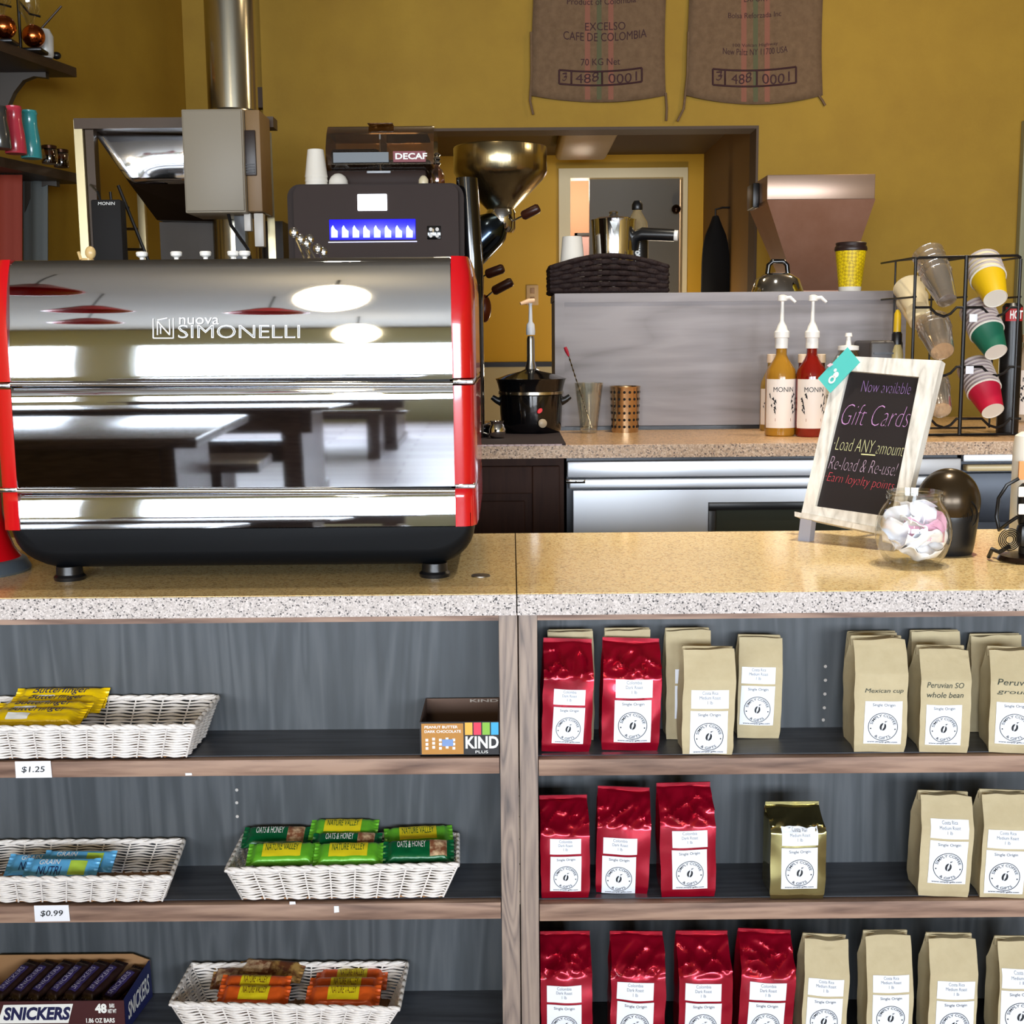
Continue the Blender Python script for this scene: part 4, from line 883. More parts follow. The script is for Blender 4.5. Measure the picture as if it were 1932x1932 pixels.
MB().text('DECAF', q(746, 301) + V((0, -.002, 0)), V((q(806, 301).x - q(746, 301).x, 0, 0)), V((0, 0, q(746, 289).z - q(746, 301).z)), 0, .03).build('lettering', wpr, rl, 0)
a, b = at(692, 327, yh0 - .014), at(737, 322, yh0 - .014); MB().box((a.x, yh0 - .016, a.z), (b.x, yh0 - .011, b.z), .002).build('slide_handle', M('light_grey_slide', (170, 175, 180), .3), t)
# cups and bottle on top of it
cupw = M('white_paper_cup', (226, 220, 208), .6)
def lathe_thing(name, prof, c, mat, label, cat, group=None, seg=32, solid=0, caps=True):
    o = MB().lathe(prof, c, seg, caps=caps).build(name, mat, None, 40, solid); return tag(o, label, cat, group)
ys = YA2 + .04; s = mpp(ys); c = V((X(597, ys + .03, 340), ys + .03, ztp))
n = 4; hh = Z(283, ys + .03, 597) - ztp
for i in range(3):
    lathe_thing('paper_cup', [(.031 - .0015 * (3 - i) * 0, 0), (.032, .003), (.031, .006), (.0225, hh - .012 * 2), (.021, hh - .012 * 2 + .001)] if i < 3 else 0, c + V((0, 0, .012 * i)), cupw, ['white paper cup lowest in the upturned stack on the dark machine', 'white paper cup in the middle of the upturned stack', 'white paper cup on top of the upturned stack'][i], 'paper cup', 'upturned paper cups', 28)
c = V((X(638, ys + .03, 340), ys + .035, ztp)); lathe_thing('dome_lid', [(.029, 0), (.03, .004), (.027, .007), (.026, .016), (.02, .027), (.01, .034), (.001, .036)], c, cupw, 'white domed cup lid beside the upturned cup stack', 'lid')
c = V((X(825, ys + .06, 340), ys + .06, ztp)); t = thing('syrup_flask', c, 'small clear flask with a chrome stopper at the right of the bean hopper', 'bottle')
MB().lathe([(.019, 0), (.021, .004), (.021, .03), (.016, .044), (.008, .052), (.007, .062)], c, 24).build('body', clear('pink_tinted_glass', (226, 196, 196), .2), t); MB().lathe([(.008, .06), (.011, .063), (.007, .07), (.011, .075), (.006, .083), (.01, .087), (.004, .093)], c, 20).build('stopper', chrome2, t)
c = V((X(799, ys + .05, 340), ys + .05, ztp)); lathe_thing('sugar_pot', [(.012, 0), (.014, .004), (.014, .018), (.009, .026), (.004, .03)], c, M('cream_ceramic', (220, 205, 170), .3), 'tiny cream pot beside the clear flask on the dark machine', 'pot')
# ------------------------------------------------------------------ fudge warmer, mat, mug, glass, canister
mzt = ZC2 + .006; Yw = onz(1000, 818, ZC2).y
a = onz(880, 842, ZC2); b = onz(1058, 838, ZC2)
t = thing('counter_mat', ((a.x + b.x) / 2, 3.5, ZC2), 'dark mat with a scalloped pale edge under the black warmer', 'mat')
MB().box((a.x, a.y, ZC2 + .0003), (b.x + .012, Yw + .16, mzt - .001)).build('mat', M('dark_mat', (48, 34, 34), .8), t, 0)
mb = MB(); n = 14
for i in range(n): x = a.x + (b.x - a.x) * (i + .5) / n; mb.lathe([(.011, 0), (.011, .0035)], (x, a.y - .001, ZC2 + .0005), 14)
mb.build('scalloped_edge', M('pinkish_lace', (200, 178, 180), .8), t, 40)
cx = X(1002, Yw, 760); s = mpp(Yw); c = V((cx, Yw, mzt))
t = thing('fudge_warmer', c, 'black fudge warmer with a pump in its lid on the dark mat', 'warmer')
hz = lambda py: Z(py, Yw, 1002) - mzt
MB().lathe([(.085, .0), (.09, .006), (.092, .03), (.096, hz(745)), (.094, hz(744))], c, 48).build('pot', blackg, t)
MB().lathe([(.095, hz(744)), (.0985, hz(743)), (.0985, hz(738)), (.096, hz(737))], c, 48).build('rim_band', M('pale_chrome', (210, 200, 180), .2, 1), t)
MB().lathe([(.096, hz(737)), (.099, hz(728)), (.104, hz(717)), (.108, hz(714)), (.1, hz(713)), (.07, hz(706)), (.03, hz(700)), (.018, hz(696))], c, 48).build('lid', blackg, t)
for sg in (-1, 1):
    mb = MB(); p = [c + V((sg * .092, 0, hz(757))), c + V((sg * .105, -.005, hz(754))), c + V((sg * .118, -.005, hz(748)))]; mb.tube(p, [.014, .01, .008], 10); mb.build('handle', black, t)
pk = c + V((.031, -.092, hz(795))); MB().lathe([(.013, 0), (.013, .006), (.009, .009)], pk, 20, (0.3, -1, 0)).build('dial', M('beige_dial', (190, 170, 140), .4), t)
pk = c + V((.024, -.0945, hz(772))); MB().lathe([(.008, 0), (.007, .004)], pk, 12, (0.25, -1, 0), xs=1.2, ys=.8).build('indicator', M('red_indicator', (190, 30, 40), .3, emit=((255, 30, 40), .3)), t)
mb = MB(); px0 = c.copy(); g = lambda r, py: (r, hz(py))
mb.lathe([g(.018, 697), g(.016, 690), g(.012, 680), g(.0115, 640), g(.009, 634)], c, 24); pb = mb.build('pump_barrel', steel, t)
MB().lathe([g(.013, 632), g(.014, 625), g(.012, 612), g(.006, 607), g(.005, 575), g(.007, 572)], c, 20).build('pump_collar', M('frosted_plastic', (200, 202, 206), .35), t)
mb = MB(); zt_ = hz(568); mb.tube([c + V((.012, 0, zt_ + .002)), c + V((-.006, -.004, zt_)), c + V((-.03, -.012, zt_ - .008))], [.006, .0075, .005], 10); mb.build('pump_head', M('pale_peach_plastic', (232, 190, 150), .4), t)
c = onz(938, 826, mzt); c.z = mzt; t = thing('creamer_jug', c, 'small bright metal jug on the mat beside the fudge warmer', 'jug')
MB().lathe([(.018, 0), (.024, .01), (.025, .025), (.018, .04), (.021, .048), (.019, .047), (.015, .038)], c, 28).build('body', chrome2, t); MB().tube([c + V((-.02, 0, .042)), c + V((-.04, 0, .036)), c + V((-.04, 0, .015)), c + V((-.024, 0, .01))], .003, 8).build('handle', chrome2, t)
c = onz(913, 824, mzt); c.z = mzt; lathe_thing('espresso_cup', [(.014, 0), (.02, .012), (.023, .032), (.021, .033), (.012, .006)], c, blackg, 'small black cup beside the metal jug on the mat', 'cup')
# glass with a long spoon
c = onz(1111, 817, ZC2); c.z = ZC2; ht = Z(722, c.y, 1111) - ZC2; s = mpp(c.y)
gl = clear('clear_glass', (250, 251, 247), .2)
lathe_thing('pint_glass', [(.02, .0), (.0245, .001), (.0255, .008), (27 * s, ht), (27 * s - .003, ht), (.022, .012), (.001, .01)], c, gl, 'tall clear glass holding a long red tipped spoon', 'glass', caps=False)
t = thing('bar_spoon', c + V((.005, 0, .014)), 'long twisted spoon with a red tip leaning in the tall glass', 'spoon')
a = c + V((.008, 0, .016)); b = at(1073, 672, c.y + .01); e = at(1066, 655, c.y + .01); mb = MB(); n = 40; pts = [a.lerp(b, i / n) for i in range(n + 1)]
mb.tube(pts, [.0018 + .0009 * math.sin(i * 2.2) for i in range(n + 1)], 6); mb.build('stem', chrome2, t); MB().tube([b, b.lerp(e, .5), e], [.003, .0055, .005], 8).build('tip', M('red_tip', (170, 30, 50), .4), t)
c = onz(1179, 815, ZC2); c.z = ZC2; ht = Z(729, c.y, 1179) - ZC2; r = 29 * mpp(c.y)
t = thing('utensil_canister', c, 'perforated stainless canister beside the tall glass', 'canister')
MB().lathe([(.001, .001), (r * .86, .0), (r * .87, .004), (r * .97, ht - .004), (r, ht), (r * .98, ht + .001), (r * .95, ht - .004), (r * .84, .006), (.001, .005)], c, 40, caps=False).build('body', M('warm_steel', (206, 176, 140), .2, 1, bump=(90, .05, .002, (1, 1, .05))), t)
mb = MB()
for j in range(6):
    for i in range(12):
        a = -math.pi / 2 + (i - 5.5) * .37 + .05; zz = ht * (.13 + .15 * j); rr = r * (.87 + .1 * zz / ht); p = c + V((rr * math.cos(a), rr * math.sin(a), zz)); n_ = V((math.cos(a), math.sin(a), -.06)); mb.lathe([(.0042, -.0003), (.0042, .0005)], p, 10, n_)
mb.build('perforation', M('hole_black', (8, 6, 5), .9), t, 0)
# ------------------------------------------------------------------ syrup bottles
def syrup(px, py, wpx, pyt, liquid, label, glow, lettering, pump=True, group=None, half=False):
    c = onz(px, py, ZC2); c.z = ZC2; s = mpp(c.y); r = wpx / 2 * s; zz = lambda q: Z(q, c.y, px) - ZC2
    t = thing('syrup_bottle', c, label, 'bottle', group); 
    zsh = zz(pyt + 42); zn = zz(pyt)
    MB().lathe([(r * .9, 0), (r, .005), (r, zsh * .9), (r * .93, zsh), (r * .5, zsh + (zn - zsh) * .45), (r * .36, zsh + (zn - zsh) * .65), (r * .34, zn), (r * .3, zn + .001)], c, 32).build('bottle', M(glow, liquid, .08, trans=.35, coat=.3), t)
    lb = MB(); rows = []; z0, z1 = zsh * .13, zsh * .86
    for i in range(2): rows.append([c + V(((r + .0006) * math.cos(a), (r + .0006) * math.sin(a), z0 if i == 0 else z1)) for a in [math.radians(-165 + 150 * k / 16) for k in range(17)]])
    lo = lb.grid(rows).build('label', M('bottle_label', (238, 226, 214), .5), t, 60)
    def fn(u0, u1, v0, v1):
        return lambda u, v: (lambda a, z: c + V(((r + .0012) * math.cos(a), (r + .0012) * math.sin(a), z)))(math.radians(-150 + 120 * (u0 + (u1 - u0) * u)), z0 + (z1 - z0) * (v0 + (v1 - v0) * v))
    m2 = MB(); m2.text(lettering, 0, 0, 0, 0, 0, fn=fn(.18, .82, .74, .84)); rng = random.Random(px)
    f = fn(0, 1, 0, 1)
    for sg in (-1, 1):
        for k in range(9):
            u = .5 + sg * rng.uniform(.2, .44); v = .28 + .4 * k / 9; d = rng.uniform(.05, .1); m2.add([f(u, v), f(u + sg * d, v + .05), f(u + sg * d * .3, v + .09)], [(0, 1, 2)])
    m2.build('print', labk, lo, 0)
    m3 = MB(); m3.add([f(.25, .14), f(.75, .14), f(.75, .2), f(.25, .2)], [(0, 1, 2, 3)]); m3.build('name_strip', M('brown_strip', (150, 90, 70), .5), lo, 0)
    if pump:
        g = [(r * .42, zn - .004), (r * .42, zn + .03), (r * .5, zn + .032), (r * .5, zn + .05), (r * .38, zn + .056), (r * .3, zn + .07), (r * .14, zn + .085), (r * .11, zn + .15), (r * .3, zn + .152), (r * .3, zn + .168), (r * .1, zn + .172)]
        k = (Z(556, c.y, px) - ZC2 - zn) / .172; MB().lathe([(a, zn + (b - zn) * k) for a, b in g], c, 24).build('pump', white, t)
        zt_ = zn + .16 * k; MB().tube([c + V((0, 0, zt_)), c + V((.02, -.01, zt_ + .002)), c + V((.034, -.016, zt_ - .012))], [.006, .0055, .004], 10).build('nozzle', white, t)
    else: MB().lathe([(r * .42, zn - .01), (r * .42, zn + .014), (r * .36, zn + .016)], c, 20).build('cap', M('cream_cap', (226, 200, 170), .4), t)
    return t
GS = 'syrup bottles on the back counter'
syrup(1471, 822, 57, 655, (196, 140, 44), 'amber syrup bottle with a white pump, left of the red one', 'amber_syrup', 'MONIN', True, GS)
syrup(1528, 823, 55, 655, (150, 28, 18), 'red syrup bottle with a white pump behind the chalkboard edge', 'red_syrup', 'MONIN', True, GS)
for px, py, cc, lb in ((1453, 812, (190, 150, 60), 'capped golden bottle standing behind the amber pump bottle'), (1511, 812, (120, 24, 20), 'capped red bottle standing behind and between the two pump bottles'), (1546, 812, (110, 60, 30), 'capped brown bottle standing behind the red pump bottle')):
    syrup(px, py, 40, 678, cc, lb, 'syrup_%d' % px, 'MONIN', False, GS)
syrup(1936, 795, 64, 640, (214, 190, 160), 'pale syrup bottle cut by the right picture edge', 'pale_syrup', 'MONIN', False, GS)
# black box and pump jar behind the chalkboard
yq = YBD - .1; a, b = at(1622, 705, yq), at(1686, 642, yq)
t = thing('card_machine', ((a.x + b.x) / 2, yq, ZC2), 'dark grey box shaped machine half hidden behind the chalkboard', 'machine'); MB().box((a.x, yq - .1, ZC2), (b.x, yq + .08, b.z), .01, 3).build('body', M('dark_grey_box', (62, 56, 52), .4), t); MB().box((a.x + .012, yq - .104, b.z - .04), (b.x - .03, yq - .099, b.z - .035)).build('slot', black, t, 0)
c = onz(1596, 818, ZC2); c.z = ZC2; zt_ = Z(628, c.y, 1599) - ZC2
t = thing('pump_jar', c, 'glass jar with a small white pump behind the teal card', 'jar'); MB().lathe([(.04, 0), (.045, .006), (.045, zt_ * .72), (.03, zt_ * .8), (.028, zt_ * .84)], c, 28).build('jar', clear('faint_glass', (224, 220, 200), .2), t); MB().lathe([(.03, zt_ * .83), (.03, zt_ * .87), (.008, zt_ * .88), (.006, zt_ * .96), (.011, zt_ * .965), (.009, zt_)], c, 20).build('pump', white, t)
# ------------------------------------------------------------------ things on the ledge
yl = YBD + .16
dw = M('dark_wicker', (34, 20, 18), .7, spec=.25, bump=(120, .8, .004, (1, 1, 1)))
xa, xb = X(1041, yl - .11, 520), X(1258, yl - .11, 520); yq2 = yl + .14; zlo = zl + .0005; hb = Z(500, yl - .11, 1150) - zl
t = thing('wicker_basket', ((xa + xb) / 2, yl, zlo), 'dark brown wicker basket on the raised ledge', 'basket')
mb = MB(); R = 7; cor = [V((xa, yl - .11, 0)), V((xb, yl - .11, 0)), V((xb, yq2, 0)), V((xa, yq2, 0))]; sd = [12, 7, 12, 7]
for i in range(R):
    q = (i + .5) / R; pts = []
    for p, nr, u, s_ in rectpath(cor, [k * 6 for k in sd]):
        ar = hb * .42 * math.sin(math.pi * (p.x - xa) / (xb - xa)) * q
        pts.append(p + nr * (.004 * math.sin(u * sd[s_] * math.pi + (i % 2) * math.pi)) + V((0, 0, zlo + .004 + hb * q * .95 + ar)))
    mb.tube(pts, hb / R * .64, 6, True)
mb.build('woven_wall', dw, t, 60); MB().box((xa + .005, yl - .105, zlo), (xb - .005, yq2 - .005, zlo + .006)).build('base', dw, t, 0)
# stacked white cups inside the basket
c0 = V((X(1080, yl - .05, 470), yl - .04, zlo + .0065)); r_ = 23 * mpp(yl); hz_ = Z(446, yl - .04, 1080) - zlo
for i in range(3):
    lathe_thing('paper_cup', [(r_, 0), (r_ * 1.03, .004), (r_, .008), (r_ * .78, .1), (r_ * .74, .101)], c0 + V((0, 0, .0 + (hz_ - .108) * i / 2)), cupw, 'upturned white paper cup stacked in the dark wicker basket, ' + ['lowest', 'middle one', 'topmost'][i], 'paper cup', 'cups in the dark basket', 28)
# stainless pitcher with a long black handle
c = V((X(1158, yl - .02, 450), yl - .01, zlo + .0065)); s = mpp(c.y); hz_ = lambda py: Z(py, c.y, 1158) - c.z
t = thing('milk_pitcher', c, 'stainless pitcher with a long black handle standing in the dark basket', 'pitcher')
MB().lathe([(.058, 0), (.06, .004), (38 * s, hz_(470)), (41 * s, hz_(420)), (42 * s, hz_(415)), (40 * s, hz_(417))], c, 40).build('body', chrome2, t); MB().lathe([(41 * s, hz_(417)), (30 * s, hz_(411)), (9 * s, hz_(409)), (7 * s, hz_(404)), (9 * s, hz_(400)), (3 * s, hz_(398))], c, 32).build('lid', chrome2, t)
a = at(1196, 440, c.y - .02); b = at(1272, 444, c.y - .05); mb = MB(); mb.tube([at(1193, 470, c.y - .01), at(1197, 448, c.y - .02), at(1212, 441, c.y - .03), b], [.02, .021, .02, .019], 14); mb.build('handle', black, t); MB().cyl(b, b + (b - a).normalized() * .012, .0165).build('handle_cap', white, t)
mb = MB(); mb.prism([at(1150, 418, c.y - 41 * s), at(1166, 418, c.y - 41 * s), at(1158, 440, c.y - 39 * s)], (0, -.012, 0)); mb.build('spout', chrome2, t)
c = V((X(1202, yl + .09, 450), yl + .09, zlo + .0065)); hz_ = lambda py: Z(py, c.y, 1199) - c.z
t = thing('clear_bottle', c, 'clear bottle with a black cap behind the steel pitcher', 'bottle')
s = mpp(c.y); MB().lathe([(20 * s, 0), (21 * s, .005), (21 * s, hz_(440)), (19 * s, hz_(420)), (8 * s, hz_(400)), (7 * s, hz_(396))], c, 28).build('body', clear('cloudy_bottle', (236, 220, 180), .15, base=.35, basec=(200, 180, 140)), t); MB().lathe([(9 * s, hz_(397)), (10 * s, hz_(395)), (10 * s, hz_(386)), (6 * s, hz_(379))], c, 20).build('cap', black, t)
rows = [[c + V((21.3 * s * math.cos(math.radians(a)), 21.3 * s * math.sin(math.radians(a)), hz_(z_))) for a in range(-150, -25, 8)] for z_ in (498, 452)]; lo = MB().grid(rows).build('label', black, t, 60)
mb = MB(); mb.text('monin', c + V((.006, -21.6 * s, hz_(494))), V((0, 0, hz_(456) - hz_(494))), V((-.022, 0, 0)), 0, .04); mb.build('print', wpr, lo, 0)
# chrome lidded dish and yellow cup on the ledge
c = V((X(1467, yl, 530), yl, zl + .0005)); s = mpp(yl); hz_ = lambda py: Z(py, yl, 1467) - c.z
t = thing('serving_dome', c, 'round chrome dish cover with a black handle on the ledge', 'dish cover'); mb = MB(); mb.lathe([(46 * s, 0), (48 * s, .004), (47 * s, .01), (40 * s, hz_(527)), (25 * s, hz_(517)), (10 * s, hz_(514))], c, 40); mb.build('cover', chrome2, t)
MB().tube([c + V((-19 * s, 0, hz_(517))), c + V((-17 * s, 0, hz_(500))), c + V((-10 * s, 0, hz_(493))), c + V((10 * s, 0, hz_(493))), c + V((17 * s, 0, hz_(500))), c + V((19 * s, 0, hz_(517)))], .008, 10).build('handle', blackg, t)
c = V((X(1604, yl - .08, 520), yl - .08, zl + .0005)); s = mpp(c.y); hz_ = lambda py: Z(py, c.y, 1604) - c.z
t = thing('coffee_cup', c, 'yellow patterned takeaway cup with a dark lid on the ledge', 'cup')
yc = D.materials.new('yellow_zigzag'); yc.use_nodes = True; nt = yc.node_tree; bb = nt.nodes['Principled BSDF']; tc = nt.nodes.new('ShaderNodeTexCoord'); wv = nt.nodes.new('ShaderNodeTexChecker'); wv.inputs['Scale'].default_value = 120; wv.inputs['Color1'].default_value = lin((236, 206, 10)); wv.inputs['Color2'].default_value = lin((196, 164, 10)); mp = nt.nodes.new('ShaderNodeMapping'); mp.inputs['Rotation'].default_value = (0, .78, .4); nt.links.new(tc.outputs['Object'], mp.inputs['Vector']); nt.links.new(mp.outputs['Vector'], wv.inputs['Vector']); nt.links.new(wv.outputs['Color'], bb.inputs['Base Color'])
MB().lathe([(20 * s, 0), (20.5 * s, .004), (21 * s, .015), (20.5 * s, .015)], c, 32).build('base_band', cupw, t); MB().lathe([(20.8 * s, .015), (28 * s, hz_(474)), (27 * s, hz_(473))], c, 32).build('sleeve', yc, t); MB().lathe([(29 * s, hz_(474)), (30 * s, hz_(471)), (29 * s, hz_(466)), (27 * s, hz_(464)), (28 * s, hz_(459)), (26 * s, hz_(457.5)), (24 * s, hz_(459.5)), (1 * s, hz_(460))], c, 32).build('lid', M('dark_lid', (44, 28, 26), .4), t)
# ------------------------------------------------------------------ wire cup rack
YR = 3.55
t = thing('cup_rack', (X(1825, YR, 700), YR + .1, ZC2), 'black wire rack of tilted cup stacks on the back counter', 'rack')
p = lambda px, py, d=0: at(px, py, YR + d)
zfl = ZC2 + .004
for px in (1728, 1824, 1926):
    a = p(px, 488 if px != 1824 else 482); MB().tube([V((a.x, YR, zfl)), a], .0058 if px == 1824 else .0045, 8).build('post', blackwire, t)
for px in (1690, 1760, 1880):
    a = at(px, 492, YR + .26); MB().tube([V((a.x, YR + .26, zfl)), a], .003, 8).build('rear_post', blackwire, t)
def bar(pts, nm='crossbar', r=.0038): MB().tube(pts, r, 8).build(nm, blackwire, t)
bar([p(1728, 489), p(1735, 486), p(1824, 484), p(1920, 482), p(1926, 486)]); bar([at(1690, 492, YR + .26), at(1720, 489, YR + .26), at(1880, 486, YR + .26)], r=.003)
for x0, x1 in ((1728, 1824), (1824, 1926)):
    for y in (580, 692, 790):
        w = x1 - x0; bar([p(x0, y), p(x0 + w * .28, y), p(x0 + w * .4, y + 12), p(x0 + w * .55, y + 17), p(x0 + w * .68, y + 12), p(x0 + w * .8, y), p(x1, y)], 'cradle')
for px in (1728, 1824, 1926):
    for y in (486, 560): a = p(px, y); b = V((a.x - .02, YR + .26, a.z)); bar([a, b], 'depth_bar', .003)
bar([V((p(1728, 790).x, YR, zfl)), V((p(1926, 790).x, YR, zfl))], 'foot_bar'); bar([V((p(1690, 790).x, YR + .26, zfl)), V((p(1926, 790).x, YR + .26, zfl))], 'foot_bar', .003)
RK = t
clearcup = clear('clear_cup_plastic', (250, 246, 240), .25, .08, base=.06, basec=(235, 225, 210))
def cupstack(px, py, dx, dy, rb, n, L, sp, mats, labels, group, lid=None, rr=1.5):
    """px,py: centre of the small base nearest the viewer; (dx,dy) pixel direction to the rim"""
    base = at(px, py, YR - .045); tip = at(px + dx, py + dy, YR + .075); ax = (tip - base).normalized(); s = mpp(YR); R = rb * s
    for i in range(n):
        o = base + ax * (sp * i); mt = mats[min(i, len(mats) - 1)]; lb = labels[min(i, len(labels) - 1)]
        t = None or thing('paper_cup' if 'plastic' not in lb else 'plastic_cup', o, lb, 'cup', group)
        pr = [(R * .97, 0), (R, .003), (R * rr, L - .003), (R * rr + .003, L), (R * rr, L + .0015), (R * rr - .002, L - .003), (R * .94, .006)]
        if i == 0 or True: MB().lathe(pr if i else pr, o, 28, ax, caps=False).build('wall', mt, t)
        if 'plastic' in lb: MB().lathe([(.0001, .002), (R * .96, .002), (R * .96, .004), (.0001, .004)], o, 28, ax).build('base', clearcup, t)
        if 'plastic' not in lb: MB().lathe([(R * rr + .0005, L - .0045), (R * rr + .0042, L - .002), (R * rr + .0035, L + .001), (R * rr, L + .002)], o, 28, ax, caps=False).build('rim', cupw if i == 0 else M('dull_rim', (196, 182, 176), .6), t)
        if 'plastic' not in lb: MB().lathe([(R, -.001), (R * .96, -.0015), (R * .93, .0005), (.0001, .001), (.0001, .003), (R * .96, .003)], o, 28, ax, caps=False).build('base', cupw, t)
lil = M('lilac_grey_cup', (158, 140, 142), .5); cr = M('cream_cup', (236, 218, 176), .5)
yg = M('yellow_cup', (222, 180, 10), .45); gg = M('green_cup', (22, 98, 74), .45); rg = M('crimson_cup', (186, 14, 52), .45)
cupstack(1878, 563, -26, -72, 21.5, 5, .085, .017, [yg, cr], ['yellow paper cup in front of the top right rack stack', 'cream paper cup nested behind the yellow cup in the rack'], 'top right cup stack', rr=1.42)
cupstack(1879, 664, -38, -84, 20.5, 8, .078, .013, [gg, lil], ['green paper cup in front of the middle right rack stack', 'lilac grey paper cup nested behind the green cup'], 'middle right cup stack', rr=1.45)
cupstack(1873, 775, -36, -84, 20.5, 8, .078, .013, [rg, lil], ['crimson paper cup in front of the bottom right rack stack', 'lilac grey paper cup nested behind the crimson cup'], 'bottom right cup stack', rr=1.45)
cupstack(1787, 568, -38, -92, 18, 5, .1, .02, [clearcup], ['clear plastic cup at the lower end of the top left rack stack', 'clear plastic cup nested in the top left rack stack'], 'top left cup stack', rr=1.55)
cupstack(1778, 664, -24, -70, 22, 3, .09, .016, [clearcup], ['clear plastic cup at the lower end of the middle left rack stack', 'clear plastic cup nested in the middle left rack stack'], 'middle left cup stack', rr=1.35)
cupstack(1776, 775, -14, -66, 19, 3, .09, .016, [clearcup], ['clear plastic cup at the lower end of the bottom left rack stack', 'clear plastic cup nested in the bottom left rack stack'], 'bottom left cup stack', rr=1.25)
grd = M('green_logo_print', (20, 110, 84), .45)
# cream cups at the rear of the rack, tags on stacks
for i, (px, py, lb) in enumerate(((1712, 560, 'cream cup lying tilted at the left rear of the rack, upper'), (1718, 584, 'cream cup lying tilted at the left rear of the rack, lower'))):
    b = at(px + 18, py + 24, YR + .12); e = at(px - 4, py - 40, YR + .23); ax = (e - b).normalized(); t = thing('paper_cup', b, lb, 'cup', 'rear cups in the rack'); MB().lathe([(.03, 0), (.031, .003), (.044, .095), (.047, .098), (.044, .1)], b, 28, ax).build('wall', cr, t)
for i, (px, py, lb) in enumerate(((1836, 600, 'small white price sticker above the green cup'), (1829, 698, 'small white price sticker above the crimson cup'))):
    c = at(px, py, YR - .012); t_ = MB().box((c.x - .011, YR - .014, c.z - .011), (c.x + .011, YR - .0128, c.z + .011)).build('price_sticker', paper, None, 0); tag(t_, lb, 'sticker')
# dark bottle with a red label behind the rack
c = V((X(1906, YR + .1, 620), YR + .09, ZC2)); zz = lambda py: Z(py, c.y, 1906) - ZC2
t = thing('dark_bottle', c, 'dark bottle with a red and white label behind the green cup stack', 'bottle'); MB().lathe([(.03, 0), (.031, .005), (.031, zz(640)), (.028, zz(610)), (.028, zz(578)), (.02, zz(572))], c, 28).build('body', black, t)
rows = [[c + V((.0287 * math.cos(math.radians(a)), .0287 * math.sin(math.radians(a)), zz(z_))) for a in range(-150, -25, 8)] for z_ in (606, 580)]
lo = MB().grid(rows).build('label', M('red_sauce_label', (190, 40, 44), .5), t, 60); mb = MB(); mb.text('HOT', c + V((-.018, -.0298, zz(602))), V((.036, 0, 0)), V((0, 0, zz(586) - zz(602))), 0, .03); mb.build('print', wpr, lo, 0)

c = onz(907, 1087, ZT); c.z = ZT + .0002; lathe_thing('counter_grommet', [(.0001, 0), (.016, 0), (.0155, .0018), (.0001, .0024)], c, M('brushed_grommet', (150, 146, 140), .3, 1), 'small round metal cap set in the stone counter right of the espresso machine', 'grommet')
c = V((X(1704, YR + .1, 640), YR + .16, ZC2)); zz = lambda py: Z(py, c.y, 1704) - ZC2
t = thing('sauce_bottle', c, 'small yellow sauce bottle with a black collar at the left rear of the cup rack', 'bottle')
MB().lathe([(.018, 0), (.02, .004), (.02, zz(668)), (.014, zz(650))], c, 24).build('body', M('pale_sauce_glass', (176, 160, 110), .2), t); MB().lathe([(.015, zz(650)), (.015, zz(630)), (.011, zz(626))], c, 20).build('collar', black, t); MB().lathe([(.011, zz(626)), (.01, zz(592)), (.004, zz(584))], c, 20).build('cap', M('yellow_cap', (206, 168, 20), .4), t)
# ------------------------------------------------------------------ chalkboard easel
wh = grain('whitewashed_wood', (176, 172, 162), (228, 225, 217), 2, .7, 3.0, 1.0, 3, (208, 204, 195))
slate = M('chalk_slate', (22, 15, 17), .6)
YE = 2.40
p0 = at(1512, 972, YE); yaw = math.radians(40); lean = math.radians(17)
hd = V((math.cos(yaw), -math.sin(yaw), 0)); fwd = V((-math.sin(yaw), -math.cos(yaw), 0)); upv = (V((0, 0, 1)) * math.cos(lean) - fwd * math.sin(lean)).normalized(); nrm = hd.cross(upv).normalized()
if nrm.y > 0: nrm = -nrm
E = lambda px, py, d=0: onplane(px, py, p0 + nrm * d, nrm)
t = thing('chalkboard_easel', (p0.x, p0.y, ZT), 'small whitewashed chalkboard easel advertising gift cards on the front counter', 'chalkboard')
outer = [(1511, 972), (1697, 1006), (1776, 680), (1580, 671)]; inner = [(1538, 955), (1681, 975), (1734, 711), (1600, 699)]
for i in range(4):
    j = (i + 1) % 4; q = [E(*outer[i]), E(*outer[j]), E(*inner[j]), E(*inner[i])]; MB().prism(q, -nrm * .022).build('frame_rail', wh, t, 0)
q = [E(*x, -.008) for x in inner]; MB().prism(q, -nrm * .006).build('slate', slate, t, 0)
def chalk(s, bl, br, tl, mat, shear=.22, bold=-.026):
    bl, br, tl = V(bl), V(br), V(tl)
    mb = MB(); mb.text(s, 0, 0, 0, shear, bold, fn=lambda u, v: E(*(bl + (br - bl) * u + (tl - bl) * v), -.0065)); return mb.build('lettering', mat, t, 0)
pu = M('purple_chalk', (150, 116, 176), .8); pk_ = M('pink_chalk', (186, 136, 190), .8); yw_ = M('pale_chalk', (214, 214, 160), .8); rd_ = M('red_chalk', (206, 70, 84), .8); gy_ = M('lilac_chalk', (176, 150, 170), .8)
chalk('Now available', (1624, 739), (1717, 744), (1627, 718), pu)
chalk('Gift Cards', (1585, 801), (1712, 806), (1595, 762), pk_, .25, -.03)
chalk('·Load ANY amount', (1572, 848), (1703, 861), (1577, 824), yw_)
mb = MB(); mb.tube([E(1625, 857, -.006), E(1651, 859, -.006)], .0012, 6); mb.build('underline', yw_, t, 0)
chalk('Re-load & Re-use!', (1562, 884), (1690, 898), (1568, 860), gy_)
chalk('·Earn loyalty points', (1555, 912), (1684, 930), (1560, 890), rd_)
